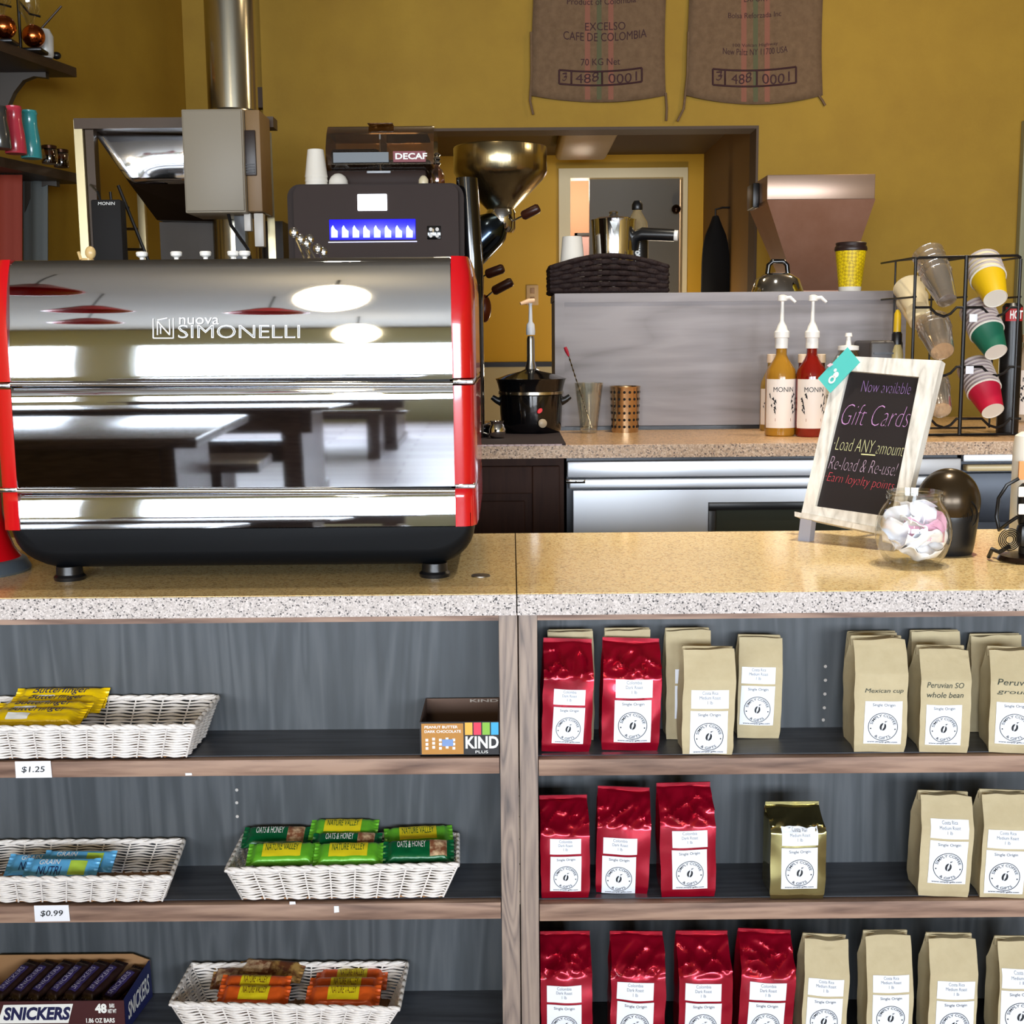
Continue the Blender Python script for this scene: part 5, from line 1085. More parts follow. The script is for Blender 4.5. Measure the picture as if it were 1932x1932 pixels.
q = [E(1499, 974, .012), E(1690, 1014, .012), E(1690, 1003, .012), E(1499, 965, .012)]; MB().prism(q, -nrm * .035).build('chalk_ledge', wh, t, 0)
for px in (1521, 1672):
    a = E(px, 975 + (px - 1512) * .19); b = V((a.x - upv.x * .03, a.y - upv.y * .03, ZT)); w = hd * .012
    MB().loft([[b - w, b + w, b + w - nrm * .02, b - w - nrm * .02], [a - w, a + w, a + w - nrm * .02, a - w - nrm * .02]]).build('leg', M('grey_wood_foot', (150, 152, 164), .7), t, 0)
c = E(1640, 760) - nrm * .025; b = V((c.x - nrm.x * .13, min(Y1 - .01, c.y - nrm.y * .13), ZT)); MB().tube([c, b], .008, 8).build('rear_leg', wh, t)
teal = M('teal_card', (82, 190, 184), .5)
q = [E(1543, 714, .006), E(1566, 741, .006), E(1622, 683, .006), E(1599, 655, .006)]
t = thing('gift_card', q[0], 'teal gift card clipped to the upper left corner of the chalkboard', 'card'); MB().prism(q, -nrm * .002).build('card', teal, t, 0)
mb = MB(); f = lambda u, v: q[0].lerp(q[3], u).lerp(q[1].lerp(q[2], u), 1 - v) + nrm * .0008
for cu, cv, r0, r1 in ((.24, .4, .09, .17), (.38, .42, 0, .13), (.44, .62, 0, .07)):
    n = 20; a = [f(cu + max(r0, .001) * .62 * math.cos(6.283 * i / n), cv + max(r0, .001) * math.sin(6.283 * i / n)) for i in range(n)]; b = [f(cu + r1 * .62 * math.cos(6.283 * i / n), cv + r1 * math.sin(6.283 * i / n)) for i in range(n)]; mb.add(a + b, [(i, (i + 1) % n, n + (i + 1) % n, n + i) for i in range(n)])
mb.build('emblem', wpr, t, 0); mb = MB(); mb.prism([f(.38, .95), f(.5, .9), f(.46, 1.06), f(.36, 1.1)], nrm * .001); mb.build('clip', M('pale_pink_clip', (230, 190, 200), .4), t, 0)
# ------------------------------------------------------------------ round glass jar with paper slips
c = onz(1721, 1064, ZT); c.z = ZT + .0003; s = mpp(c.y); hz_ = lambda py: Z(py, c.y, 1721) - ZT; R = 71 * s; hn = hz_(946); 
prof = [(.036, 0), (.042, .0015)]; rv_ = hn / (.773 + .708); hc_ = rv_ * .773
for k in range(1, 14):
    a = -.86 + 1.62 * k / 14; prof.append((R * math.cos(a), hc_ + rv_ * math.sin(a)))
prof += [(50 * s, hn), (49 * s, hn + .003), (53 * s, hn + .005), (53 * s, hn + .011), (49 * s, hn + .013), (52 * s, hn + .016), (52 * s, hz_(927)), (49 * s, hz_(926)), (48 * s, hn + .004)]
t = thing('glass_jar', c, 'round glass jar of folded paper slips at the front of the counter', 'jar'); MB().lathe(prof, c, 48, caps=False).build('jar', clear('jar_glass', (252, 253, 252), .14), t); MB().lathe([(.001, .001), (.035, .001), (.035, .005), (.001, .006)], c, 32).build('base', clear('jar_glass', (244, 246, 244)), t)
rng = random.Random(3); pkp = M('pink_paper', (232, 178, 206), .7); wps = M('white_slip', (244, 246, 252), .7)
slips = [(-.015, -.016, .012, 0), (.018, -.018, .014, 0), (.0, .015, .016, 0), (-.026, .008, .03, 0), (.026, .004, .03, 0), (-.008, -.03, .03, 0), (.014, -.03, .034, 0), (-.024, -.02, .05, 0), (.006, -.036, .05, 1), (.03, -.014, .06, 1), (-.008, -.03, .064, 0), (.0, .016, .056, 0), (-.022, .004, .07, 0), (.022, .002, .07, 0), (-.004, -.014, .078, 0), (.012, .012, .084, 0)]
for dx, dy, dz, pink in slips:
    rows = []; L = .066; sd_ = rng.random() * 50; rx_, ry_, rz_ = rng.uniform(-.7, .7) + .5, rng.uniform(-.5, .5), rng.uniform(0, 3); Rm = Matrix.Rotation(rz_, 3, 'Z') @ Matrix.Rotation(rx_, 3, 'X') @ Matrix.Rotation(ry_, 3, 'Y')
    for i in range(9):
        rows.append([])
        for j in range(9):
            x, y = (i / 8 - .5) * L, (j / 8 - .5) * L * .8; zz = abs(x) * .5 + noise.noise(V((x * 50 + sd_, y * 50, 0))) * .012; q = c + V((dx, dy, dz + .006)) + Rm @ V((x, y, zz)); d = q - (c + V((0, 0, hc_))); lim = R * .9
            if d.length > lim: q = c + V((0, 0, hc_)) + d.normalized() * lim
            q.z = max(q.z, ZT + .008); rows[-1].append(q)
    tag(MB().grid(rows).build('paper_slip', pkp if pink else wps, None, 60, solid=.0004), 'folded pink paper slip inside the round glass jar' if pink else 'folded white paper slip inside the round glass jar', 'paper', 'pink slips in the jar' if pink else 'white slips in the jar')
# ------------------------------------------------------------------ barcode scanner dome
c = onz(1796, 1048, ZT); c.z = ZT; s = mpp(c.y); hz_ = lambda py: Z(py, c.y, 1796) - ZT
t = thing('barcode_scanner', c, 'black domed barcode scanner on the counter behind the glass jar', 'scanner')
MB().lathe([(.001, 0), (47 * s, 0), (49 * s, .004), (52 * s, .02), (57 * s, hz_(985)), (59 * s, hz_(960)), (55 * s, hz_(952))], c + V((-.002, .024, 0)), 40, ys=.85).build('base', black, t)
hc2 = c + V((-.002, .024, hz_(950))); MB().sphere(hc2, (60 * s, .05, hz_(886) - hz_(950)), 40, 24).build('head', M('gold_reflecting_black', (58, 46, 30), .24, .6), t)  # gold reflection on the black plastic is put into the head's colour
d = V((-.25, -1, -.25)).normalized()
for k in range(4): MB().lathe([(.010 + .008 * k, .044 - .0035 * k), (.0115 + .008 * k, .0455 - .0035 * k), (.013 + .008 * k, .044 - .0035 * k)], hc2 + V((.012, 0, -.012)), 36, d, caps=False).build('ring', black, t)
# ------------------------------------------------------------------ handset stand and sauce bottle at the right edge
c = onz(1936, 1058, ZT); c.z = ZT; s = mpp(c.y); hz_ = lambda py: Z(py, c.y, 1936) - ZT
t = thing('reader_stand', c, 'black card reader stand with round foot and cable at the right picture edge', 'card reader')
MB().lathe([(.044, 0), (.048, .003), (.044, .01), (.02, .014)], c, 36).build('foot', M('dark_brass_foot', (50, 36, 26), .25, .6), t)
mb = MB(); mb.lathe([(.014, .012), (.013, hz_(1000)), (.017, hz_(985)), (.019, hz_(960)), (.019, hz_(920)), (.012, hz_(912))], c, 20); mb.build('neck', black, t)
mb = MB(); mb.box((c.x - .024, c.y - .03, hz_(1030) + ZT), (c.x + .05, c.y + .0, hz_(985) + ZT), .01); mb.build('body', black, t)
for py0, py1 in ((938, 918), (971, 950)): a, b = at(1921, py0, c.y - .021), at(1975, py1, c.y - .021); MB().box((a.x, c.y - .022, a.z), (b.x, c.y - .018, b.z), .002).build('white_key', white, t)
q = lambda px, py, d: at(px, py, c.y + d); mb = MB(); mb.tube([q(1922, 903, .02), q(1900, 915, .02), q(1884, 940, .03), q(1880, 975, .04), q(1885, 1000, .03), q(1900, 988, .0), q(1920, 975, -.01)], .0032, 8); mb.build('cable', black, t)
mb = MB()
for k in range(5): mb.lathe([(.006 + .003 * k, 0), (.007 + .003 * k, .0015), (.008 + .003 * k, 0)], q(1905, 1018, -.034), 20, (0, -1, 0), caps=False)
mb.build('coiled_cord', black, t, 60); MB().tube([q(1905, 1030, -.02), q(1885, 1042, -.01), q(1872, 1036, .0), (q(1866, 1040, .02).x, c.y + .02, ZT + .004)], .004, 8).build('cord_end', black, t)
c2 = V((X(1942, c.y + .09, 960), c.y + .09, ZT)); s = mpp(c2.y); hz_ = lambda py: Z(py, c2.y, 1942) - ZT
t = thing('sauce_bottle', c2, 'cream coloured squeeze bottle behind the card reader stand', 'bottle'); MB().lathe([(.03, 0), (.033, .006), (.033, hz_(845)), (.03, hz_(822)), (.02, hz_(815))], c2, 28).build('body', M('cream_bottle', (246, 242, 228), .4), t)
a, b = at(1916, 905, c2.y - .031), at(1960, 870, c2.y - .031); MB().box((a.x + .004, c2.y - .0345, a.z), (b.x, c2.y - .031, b.z)).build('label', M('orange_label', (224, 150, 80), .5), t, 0)
# ------------------------------------------------------------------ coffee roaster hopper, handles (in front of the passage)
YH = 5.5; cx = X(944, YH, 330); c = V((cx, YH, 0)); s = mpp(YH); zz = lambda py: Z(py, YH, 944)
brush = M('brushed_hopper_steel', (190, 176, 140), .22, 1, bump=(60, .2, .004, (1, 1, .02)))
t = thing('coffee_roaster', (cx, YH, 0), 'steel coffee roaster with a wide funnel hopper behind the dark coffee machine', 'coffee roaster')
MB().lathe([(84 * s, zz(279)), (85 * s, zz(281)), (85 * s, zz(325)), (78 * s, zz(338)), (24 * s, zz(396)), (20 * s, zz(398))], c, 56, caps=False).build('hopper', brush, t, solid=.003)
MB().lathe([(25 * s, zz(396)), (27 * s, zz(402)), (27 * s, zz(432)), (22 * s, zz(440))], c, 32).build('hopper_neck', chrome2, t)
MB().lathe([(.08, -.12), (.08, .02), (.075, .05), (.05, .09)], at(915, 445, YH - .02), 28, (.55, 0, .55)).build('bean_chute', M('blued_steel', (70, 84, 104), .15, 1), t)
MB().lathe([(.2, -.3), (.2, .3)], (X(800, YH + .1, 500), YH + .12, zz(560)), 40, (0, 1, 0)).build('drum', M('roaster_black', (30, 24, 22), .4, .4), t)
MB().box((X(760, YH, 500), YH - .1, 0.0), (X(900, YH, 500), YH + .4, zz(600))).build('stand', black, t, 0)
MB().box((X(880, YH, 500), YH - .02, zz(440)), (X(930, YH, 500), YH + .06, zz(420))).build('bracket', black, t, 0)
wood = M('reddish_handle_wood', (66, 30, 20), .35)
for i, (x0, y0, x1, y1, xe, ye) in enumerate(((952, 424, 985, 408, 1017, 392), (908, 524, 917, 518, 950, 506), (908, 568, 930, 550, 966, 531))):
    a, b, e = at(x0, y0, YH - .02), at(x1, y1, YH - .06), at(xe, ye, YH - .08); MB().tube([a, b], .004, 8).build('handle_rod', chrome2, t); h = MB().tube([b, b.lerp(e, .1), b.lerp(e, .9), e], [.014, .021, .021, .016], 12).build('handle_grip', wood, t)
a = at(914, 582, YH - .02); MB().sphere(a, (.03, .03, .06), 20, 12).build('knob', M('red_brown_knob', (110, 44, 14), .3), t)
MB().tube([at(906, 650, YH), at(908, 520, YH)], .012, 10).build('side_rail', black, t)
# ------------------------------------------------------------------ left: control cabinet, flue pipe, hopper stand
YG = 4.5; P = lambda px, py, d=0: at(px, py, YG + d)
t = thing('control_cabinet', (X(420, YG, 300), YG + .1, 0), 'grey electrical control cabinet on a post behind the espresso machine', 'control cabinet')
a, b = P(350, 402), P(457, 205); greyc = M('grey_cabinet_paint', (150, 140, 122), .5)
MB().box((a.x, YG, a.z), (b.x, YG + .24, b.z), .004).build('box', greyc, t)
MB().box((a.x + .006, YG - .008, a.z + .006), (b.x - .004, YG - .0005, b.z - .006), .003).build('door', greyc, t)
# right face seen at an angle: make a second box set back
a2, b2 = P(459, 399, .03), P(489, 207, .03); MB().box((b.x + .001, YG + .03, a2.z), (b2.x, YG + .22, b2.z), .003).build('side_housing', M('brown_housing', (138, 108, 70), .5), t)
a3, b3 = P(458.5, 332, .03), P(482, 246, .03); mb = MB(); mb.box((a3.x + .004, YG + .02, a3.z), (b3.x, YG + .031, b3.z), .003)
vn = mb.build('vent_panel', M('vent_dark', (40, 26, 20), .4), t)
for k in range(4): zq = a3.z + .01 + .009 * k; MB().box((a3.x + .01, YG + .017, zq), (b3.x - .006, YG + .021, zq + .003)).build('louvre', black, vn, 0)
for px0, px1, py0 in ((454, 467, 433), (473, 491, 463)): MB().box((P(px0, 430).x, YG + .06, P(470, py0).z), (P(px1, 430).x, YG + .1, P(470, 400).z + .002), .003).build('conduit', M('pale_conduit', (220, 216, 208), .4), t)
MB().box((P(430, 430).x, YG + .11, 0), (P(450, 430).x, YG + .15, a.z)).build('post', black, t, 0)
MB().tube([P(430, 400, .05), P(436, 425, .04), P(450, 445, .03), P(468, 470, .02), P(480, 520, .02)], .006, 8).build('cable', black, t)
YP = 4.96; c = V((X(436, YP, 100), YP, 0)); s = mpp(YP)
t = thing('flue_pipe', (c.x, YP, 1.2), 'shiny stainless flue pipe rising behind the grey cabinet', 'pipe')
MB().lathe([(45 * s, 1.3), (45 * s, ZC - .001)], c, 48).build('pipe', M('flue_steel', (190, 184, 165), .2, 1), t); MB().lathe([(47 * s, Z(215, YP)), (47 * s, Z(209, YP)), (45.2 * s, Z(206, YP))], c, 48).build('collar', M('flue_steel', (190, 184, 165)), t)
MB().lathe([(.02, 0.0), (.02, 1.3)], c, 12).build('support', black, t)
YN = 4.75; P = lambda px, py, d=0: at(px, py, YN + d)
t = thing('hopper_stand', (X(300, YN, 300), YN + .3, 0), 'framed stand holding a tapered steel hopper at the left', 'hopper stand')
pale = M('pale_steel_post', (205, 190, 150), .3, .8); brn = M('brown_beam', (74, 54, 34), .5)
xa, xb = P(140, 350).x, P(158, 350).x
MB().loft([[V((P(156, 500).x, YN, 0)), V((P(172, 500).x, YN, 0)), V((P(172, 500).x, YN + .03, 0)), V((P(156, 500).x, YN + .03, 0))], [P(138, 226), P(154, 226), P(154, 226) + V((0, .03, 0)), P(138, 226) + V((0, .03, 0))]]).build('post', pale, t, 0)
MB().box((P(183, 350).x, YN + .5, 0), (P(183, 350).x + .03, YN + .53, P(200, 240).z), .002).build('post', pale, t)
MB().loft([[V((P(506, 500).x, YN + .05, 0)), V((P(520, 500).x, YN + .05, 0)), V((P(520, 500).x, YN + .08, 0)), V((P(506, 500).x, YN + .08, 0))], [P(498, 250, .05), P(512, 250, .05), P(512, 250, .08), P(498, 250, .08)]]).build('post', pale, t, 0)
MB().box((P(140, 235).x, YN - .005, P(300, 242).z), (P(516, 235).x, YN + .08, P(300, 222).z)).build('top_beam', brn, t, 0); MB().box((P(156, 235).x, YN + .02, 0.6), (P(172, 235).x, YN + .07, P(300, 240).z)).build('side_beam', brn, t, 0); MB().box((P(140, 235).x, YN + .48, P(300, 242, .5).z), (at(508, 235, YN + .5).x, YN + .55, P(300, 224, .5).z)).build('rear_beam', brn, t, 0)
mirr = M('mirror_hopper_steel', (224, 226, 230), .08, 1)
# bright front face of the tapered hopper bows slightly, lower dark throat
rows = []
for i in range(9):
    v = i / 8; py = 246 + (347 - 246) * v; x0 = 174 + (245 - 174) * v; x1 = 410 - 10 * v; rows.append([at(x0 + (x1 - x0) * j / 12, py, YN + .06 + .016 * v - .012 * math.sin(v * 3.14) + .06 * j / 12 + .006 * math.sin(j / 12 * math.pi * 2)) for j in range(13)])
MB().grid(rows).build('hopper_front', mirr, t, 60, solid=.003)
hf = rows[-1]; lo_ = [at(296, 415, YN + .24), at(410, 418, YN + .24)]
MB().loft([[hf[0], hf[-1], hf[-1] + V((0, .25, 0)), hf[0] + V((0, .25, 0))], [lo_[0], lo_[1], lo_[1] + V((0, .15, 0)), lo_[0] + V((0, .15, 0))]]).build('hopper_throat', M('dark_throat_steel', (40, 28, 18), .3, .6), t, 0)
a = lo_[0]; MB().box((a.x - .01, YN + .31, 0), (P(505, 420).x, YN + .5, a.z - .002)).build('lower_housing', M('brown_housing_dark', (52, 40, 26), .5), t, 0)
# black bag hanging, wire ladder rack
YK = 4.3; a, b = at(178, 520, YK), at(227, 376, YK)
t = thing('black_tool_bag', ((a.x + b.x) / 2, YK, a.z), 'tall black bag with white lettering hanging at the left post', 'bag'); MB().box((a.x, YK, a.z), (b.x, YK + .06, b.z), .006).build('body', M('black_fabric', (18, 15, 15), .8), t)
mb = MB(); mb.tube([at(190, 378, YK + .03), at(184, 362, YK + .03), at(172, 350, YK + .35), at(171, 349, YN + .02)], .004, 6); mb.build('strap', black, t); MB().text('MONIN', at(185, 387, YK - .001), V((at(217, 387, YK).x - at(185, 387, YK).x, 0, 0)), V((0, 0, at(185, 381, YK).z - at(185, 387, YK).z)), .1, 0).build('lettering', wpr, t, 0)
YW = 4.42; t = thing('wire_rack', (at(250, 480, YW).x, YW, at(250, 500, YW).z), 'thin black wire ladder rack right of the black bag', 'rack'); mb = MB()
MB().tube([at(223, 350, YW), at(283, 500, YW)], .006, 8).build('upright', blackwire, t); MB().tube([at(208, 362, YW + .1), at(222, 500, YW + .1)], .005, 8).build('upright', blackwire, t)
for x0, y0, x1, y1 in ((214, 391, 242, 392), (216, 432, 258, 432), (219, 470, 272, 471)): MB().tube([at(x0, y0, YW + .1), at(x1, y1, YW)], .005, 8).build('rung', blackwire, t)
for o in list(t.children):
    pass
MB().tube([at(283, 500, YW), V((at(283, 500, YW).x + .05, YW, 0))], .006, 8).build('upright', blackwire, t); MB().tube([at(222, 500, YW + .1), V((at(222, 500, YW).x, YW + .1, 0))], .005, 8).build('upright', blackwire, t)
# flowers / small figure at the post foot
yv = YM + .3; c = at(165, 486, yv); zd = zt_deck - .0028; t = thing('small_vase', (c.x, yv, zd), 'small pale gold ornament on the machine deck at the foot of the left post', 'ornament'); MB().lathe([(.009, zd), (.012, zd + .004), (.014, zd + .016), (.009, zd + .022)], (c.x, yv, 0), 16).build('body', M('pale_gold_ceramic', (206, 176, 120), .3), t); MB().sphere((c.x + .006, yv, zd + .032), (.01, .008, .012), 14, 10).build('top', M('pale_gold_ceramic', (206, 176, 120)), t); MB().tube([(c.x - .012, yv, zd + .02), (c.x - .016, yv, zd + .034)], .003, 6).build('bud', M('pale_gold_ceramic', (206, 176, 120)), t)
# ------------------------------------------------------------------ steel bean bin with brown reflections put into its colour, at the right
YD = 5.4; P = lambda px, py, d=0: at(px, py, YD + d); cop = M('brown_reflecting_steel', (148, 110, 90), .38, .75, var=((128, 88, 66), 3, (1, 1, 1), .3, .7))
t = thing('bean_bin', (X(1545, YD, 400), YD + .2, 0), 'steel bean bin painted with brown reflections, tapering down in front of the yellow wall', 'bin')
MB().box((P(1447, 376).x, YD, P(1550, 376).z), (P(1652, 330).x, YD + .4, P(1550, 329).z), .003).build('rim_band', M('pale_bin_band', (176, 150, 132), .35, .7), t)
q = [P(1447, 377), P(1652, 375), P(1591, 548, .1), P(1502, 548, .1)]; q2 = [p_ + V((0, .4 if i < 2 else .22, 0)) for i, p_ in enumerate(q)]
mb = MB(); mb.loft([[q[0], q[1], q2[1], q2[0]], [q[3], q[2], q2[2], q2[3]]]); mb.build('taper', cop, t, 0)
MB().box((P(1434, 390).x, YD + .16, P(1440, 384).z), (P(1447, 340).x, YD + .3, P(1440, 336).z), .003).build('side_bracket', black, t)
MB().box((q[3].x, YD + .1, 0), (q[2].x, YD + .32, q[3].z - .001)).build('pedestal', cop, t, 0)
# ------------------------------------------------------------------ burlap sacks on the back wall
bur = M('burlap', (124, 98, 72), .9, var=((106, 82, 58), 30, (1, 1, 1), .3, .7), bump=(400, .5, .003, (1, 1, 1)))
burd = M('sack_print', (58, 26, 30), .8); rs = M('faded_red_stripe', (140, 90, 72), .9); gs_ = M('faded_green_stripe', (92, 92, 64), .9)
def sack(xl, xr, yb, ym, label, lines, strings):
    Yk = YB - .012; P = lambda px, py, d=0: at(px, py, Yk - d); rows = []; ctr = (xl + xr) / 2
    def f(px, py, d=0): 
        u = (px - xl) / (xr - xl); return P(px, py, .006 + .006 * math.sin(u * 9 + py * .01) + d)
    for i in range(21):
        v = i / 20; rows.append([f(xl + (xr - xl) * (j / 16) + 3 * math.sin(v * 5 + (j > 8)), -160 + (yb + (ym - yb) * (1 - (2 * j / 16 - 1) ** 2) + 160) * v) for j in range(17)])
    t = thing('burlap_sack', f(ctr, yb), label, 'sack'); MB().grid(rows).build('cloth', bur, t, 60, solid=.004)
    for dx, w, mt in ((-22, 10, rs), (0, 9, gs_), (22, 10, rs)):
        MB().grid([[f(ctr + dx - w / 2 + w * k / 2, -100 + (ym + 95) * i / 12, .0026) for k in range(3)] for i in range(13)]).build('stripe', mt, t, 60)
    for s_, x0, x1, y0, y1, curve in lines:
        mb = MB()
        def fn(u, v, x0=x0, x1=x1, y0=y0, y1=y1, cv=curve):
            px = x0 + (x1 - x0) * u; return f(px, y1 + (y0 - y1) * v + cv * (1 - (2 * u - 1) ** 2) - 4 * u * (1 if cv else .5), .0036)
        mb.text(s_, 0, 0, 0, 0, 0, fn=fn); mb.build('lettering', burd, t, 0)
    bx = strings[0]; mb = MB()
    def seg(a, b): mb.tube([f(a[0] + (b[0] - a[0]) * k / 8, a[1] + (b[1] - a[1]) * k / 8 + 5 * (1 - (2 * (a[0] + (b[0] - a[0]) * k / 8 - bx[0]) / (bx[1] - bx[0]) - 1) ** 2), .0036) for k in range(9)], .0045, 6)
    y0, y1 = bx[2], bx[3]
    for a, b in (((bx[0], y0), (bx[1], y0 - 4)), ((bx[0], y1), (bx[1], y1 - 4)), ((bx[0], y0), (bx[0], y1)), ((bx[1], y0 - 4), (bx[1], y1 - 4)), ((bx[4], y0), (bx[4], y1)), ((bx[5], y0 - 2), (bx[5], y1 - 2))): seg(a, b)
    mb.build('number_box', burd, t, 60)
    for pts in strings[1:]: MB().tube([f(x, y, .002) for x, y in pts], .006, 6).build('loose_thread', bur, t)
sack(1004, 1257, 180, 193, 'burlap coffee sack hanging on the yellow wall, left one, with more print lines', (('EXCELSO', 1104, 1180, 43, 58, 0), ('CAFE DE COLOMBIA', 1063, 1220, 58, 74, 6), ('70 KG Net', 1096, 1170, 111, 124, 0), ('3', 1061, 1070, 137, 152, 3), ('488', 1086, 1130, 138, 156, 3), ('0001', 1148, 1202, 138, 156, 3), ('Product of Colombia', 1070, 1200, -4, 8, 3)), ((1055, 1211, 132, 158, 1078, 1136), [(1002, 60), (1003, 140), (1000, 190), (1006, 216)], [(1256, 175), (1258, 205), (1257, 228)]))
sack(1298, 1553, 180, 197, 'burlap coffee sack hanging on the yellow wall, right one, above the bean bin', (('Bolsa Reforzada Inc', 1374, 1474, 24, 34, 2), ('100 Volcan Highway', 1383, 1468, 82, 90, 2), ('New Paltz NY 11700 USA', 1364, 1486, 90, 102, 4), ('3', 1351, 1363, 134, 151, 3), ('488', 1380, 1418, 138, 157, 4), ('0001', 1438, 1490, 138, 157, 4), ('EXPORT', 1404, 1450, -8, 4, 0)), ((1345, 1502, 130, 160, 1368, 1428), [(1299, 60), (1297, 140), (1290, 205), (1278, 229)], [(1545, 180), (1552, 190), (1557, 199)]))
# ------------------------------------------------------------------ shelves on the left wall
shw = M('dark_walnut_shelf', (58, 38, 24), .5, var=((40, 26, 16), 8, (8, 1, 8), .3, .7))
def wshelf(pyt, pyb, pxt, label):
    Ye = 5.12 if pxt < 150 else 5.2; e = at(pxt, pyb, Ye); zt_ = at(pxt, pyt, Ye).z; zb = zt_ - .036 if pxt < 150 else zt_ - .036
    t = thing('wall_shelf', (e.x - .1, Ye, zb), label, 'shelf')
    # shelf runs along the left wall towards the camera
    n = V((.25, 1, 0)).normalized(); y0 = 2.9; w0 = V((lw(Ye), Ye, 0)); dep = e.x - lw(Ye); L = (Ye - y0)
    p = [V((lw(Ye) + .002, Ye, zb)), V((e.x, Ye, zb)), V((e.x - .25 * L, y0, zb)), V((lw(y0) + .002, y0, zb))]
    MB().prism(p, (0, 0, zt_ - zb)).build('board', shw, t, 0)
    for yy in (Ye - .1, Ye - 1.1):
        x0 = lw(yy) + .003; pr = [V((x0, yy, zb)), V((x0 + dep * .8, yy, zb))]
        for k in range(9): a = k / 8; pr.append(V((x0 + dep * .8 * (1 - a) ** 1.6 + .02 * a, yy, zb - .02 - .24 * a + .05 * math.sin(a * math.pi * 2))))
        pr.append(V((x0, yy, zb - .28))); MB().prism(pr, (0, .035, 0)).build('bracket', M('grey_brown_bracket', (52, 44, 36), .5), t, 0)
    return zt_, Ye, dep
zs1, ye1, dp1 = wshelf(128, 148, 145, 'upper dark wood shelf on the left wall carrying copper brewing gear')
zs2, ye2, dp2 = wshelf(330, 348, 160, 'lower dark wood shelf on the left wall carrying pink and teal bottles')
def onshelf(px, py, z): return onz(px, py, z)
def shp(px, Y, z): return V((X(px, Y, 200), Y, z))
# upper shelf: siphon brewers
cop2 = M('polished_copper', (206, 112, 58), .18, 1)
for i, (px, Y, lb) in enumerate(((66, 4.86, 'copper siphon brewer with a glass globe near the upper shelf end'), (12, 4.72, 'copper siphon brewer at the left picture edge on the upper shelf'))):
    c = shp(px, Y, zs1 + .0003); t = thing('siphon_brewer', c, lb, 'coffee brewer')
    MB().box(c + V((-.05, -.04, 0)), c + V((.05, .04, .012)), .004).build('base', black, t); MB().lathe([(.006, .012), (.006, .2)], c + V((-.04, 0, 0)), 10).build('upright', black, t)
    MB().sphere(c + V((.01, 0, .06)), .042, 24, 16).build('copper_bowl', cop2, t); MB().lathe([(.012, .1), (.02, .125), (.038, .15), (.04, .2), (.038, .2)], c + V((.0, 0, 0)), 24, caps=False).build('glass_funnel', clear('clear_glass', (236, 238, 226)), t)
    MB().lathe([(.042, .2), (.045, .203), (.042, .207)], c, 24, caps=False).build('funnel_ring', chrome2, t); MB().tube([c + V((-.04, 0, .19)), c + V((-.0, .0, .14)), c + V((.04, 0, .13))], .004, 8).build('arm', blackwire, t)
c = shp(92, 4.95, zs1 + .0003); t = thing('measuring_jug', c, 'pale jug with a stirring stick at the end of the upper shelf', 'jug'); MB().lathe([(.025, 0), (.03, .01), (.032, .08), (.022, .1), (.02, .105)], c, 24).build('body', M('pale_glass_white', (200, 200, 196), .3), t); MB().tube([c + V((-.03, 0, .09)), c + V((.07, 0, .19))], .004, 8).build('stirrer', M('dark_stick', (50, 30, 18), .5), t)
c = shp(106, 4.98, zs1 + .0003); t = thing('scoop', c, 'small black scoop lying at the tip of the upper shelf', 'scoop'); MB().sphere(c + V((.012, 0, .016)), (.018, .016, .014), 16, 10).build('bowl', black, t); MB().tube([c + V((0, 0, .016)), c + V((-.05, 0, .012))], .005, 8).build('handle', black, t)
# lower shelf bottles and glass jars
for px, Y, cc, nm, lb, hpx in ((25, 4.62, (206, 64, 82), 'pink_enamel', 'pink tapered travel bottle on the lower left shelf', 200), (54, 4.74, (62, 156, 160), 'teal_enamel', 'teal tapered travel bottle on the lower left shelf', 208), (-4, 4.5, (60, 60, 58), 'dark_enamel', 'dark travel bottle cut by the left picture edge', 200)):
    c = shp(px, Y, zs2 + .0003); hh = max(.12, Z(hpx, Y, px) - zs2); t = thing('travel_bottle', c, lb, 'bottle'); MB().lathe([(.036, 0), (.038, .004), (.034, hh * .4), (.027, hh * .68), (.027, hh * .9), (.03, hh * .93), (.028, hh * .96)], c, 28).build('body', M(nm, cc, .2, coat=.4), t); MB().lathe([(.026, hh * .95), (.027, hh * .99), (.02, hh)], c, 24).build('cap', M(nm, cc), t)
    MB().tube([c + V((-.025, -.01, hh * .97)), c + V((-.045, -.01, hh * .93)), c + V((-.042, -.01, hh * .8))], .004, 8).build('strap', black, t)
for px, Y, lb in ((88, 4.88, 'small brown glass jar on the lower left shelf beside the teal bottle'), (110, 4.98, 'small brown glass jar at the end of the lower left shelf')):
    c = shp(px, Y, zs2 + .0003); t = thing('spice_jar', c, lb, 'jar'); MB().lathe([(.028, 0), (.03, .004), (.03, .05), (.026, .055)], c, 24).build('jar', clear('brown_glass', (190, 150, 120), .3), t); MB().lathe([(.024, .003), (.025, .03)], c, 24).build('contents', beans, t); MB().lathe([(.028, .055), (.028, .066), (.024, .068)], c, 24).build('lid', M('dark_bronze_lid', (70, 44, 30), .3, .7), t)
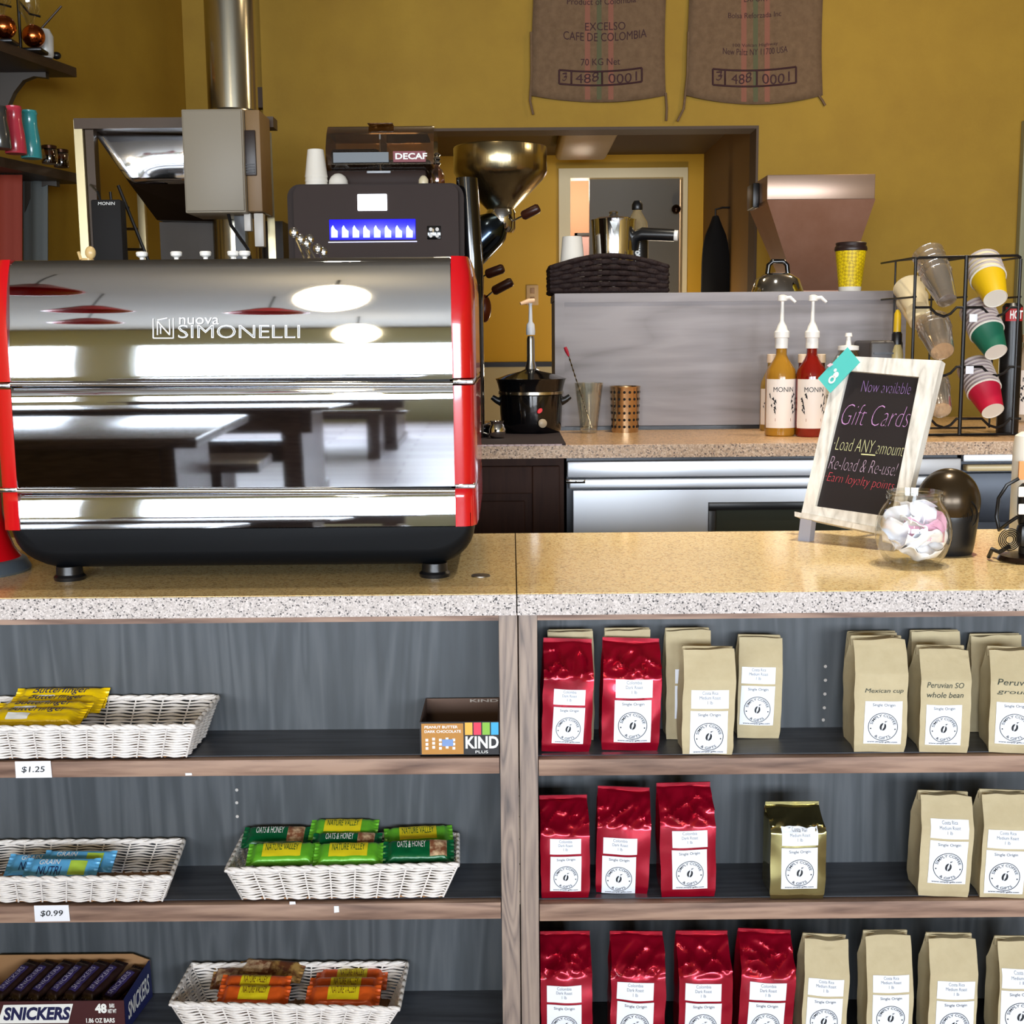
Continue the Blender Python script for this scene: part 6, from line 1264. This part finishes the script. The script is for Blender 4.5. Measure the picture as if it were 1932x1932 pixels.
# cloths hanging under the lower shelf on the wall
def hung(x0, x1, y0, y1, Y, mat, label, name):
    rows = [[at(x0 + (x1 - x0) * j / 8, y0 + (y1 - y0) * i / 10, Y + .01 * math.sin(j * 1.1)) for j in range(9)] for i in range(11)]; tag(MB().grid(rows).build(name, mat, None, 60, solid=.006), label, 'apron')
hung(-30, 42, 330, 520, 4.86, M('orange_red_cloth', (124, 40, 20), .8), 'orange red apron hanging under the lower left shelf', 'hanging_apron')
hung(44, 90, 340, 520, 5.1, M('grey_blue_cloth', (96, 100, 98), .8), 'grey blue apron hanging under the lower left shelf', 'hanging_apron')
for i, (px, Y) in enumerate(((6, 4.86), (67, 5.1))):
    a = at(px, 340, Y); o = MB().tube([a, V((a.x, a.y, zs2 - .036))], .004, 6).build('apron_hook', black); tag(o, 'thin black hook holding the ' + ('orange red' if i == 0 else 'grey blue') + ' apron under the shelf', 'hook')
# ------------------------------------------------------------------ light
pt('ceiling_fill', (1.9, 4.9, 2.85), 22); pt('ceiling_fill', (-.2, 4.6, 2.85), 6); pt('passage_fill', (.9, 7.3, 1.0), 26, (1, .86, .62), .12); pt('corridor_light', (.5, 8.9, 2.3), 30, (1, .85, .66))  # ceiling and passage lights are added fill; the latter stands hidden behind the ledge
for x_, y_, e_ in ((.95, 2.3, 210), (-.5, 2.3, 40), (.5, 3.35, 110), (1.5, 3.3, 90)):  # rear pair is added to brighten the back counter, no fixtures there
    sl = D.lights.new('counter_spot', 'SPOT'); sl.energy = e_; sl.color = (1, .9, .74); sl.spot_size = 1.0; sl.spot_blend = .6; sl.shadow_soft_size = .05; so = D.objects.new('counter_spot', sl); COL.objects.link(so); so.location = (x_, y_, ZC - .03)
w = D.worlds.new('world'); SC.world = w; w.use_nodes = True; w.node_tree.nodes['Background'].inputs[0].default_value = (.75, .85, 1, 1); w.node_tree.nodes['Background'].inputs[1].default_value = .6
SC.view_settings.view_transform = 'Standard'; SC.view_settings.look = 'None'; SC.view_settings.exposure = 0.0; SC.view_settings.gamma = 1
SC.cycles.use_denoising = True; SC.cycles.max_bounces = 12; SC.cycles.transparent_max_bounces = 40; SC.cycles.glossy_bounces = 6; SC.cycles.sample_clamp_indirect = 6; SC.cycles.caustics_reflective = False; SC.cycles.caustics_refractive = False
bpy.context.view_layer.update()
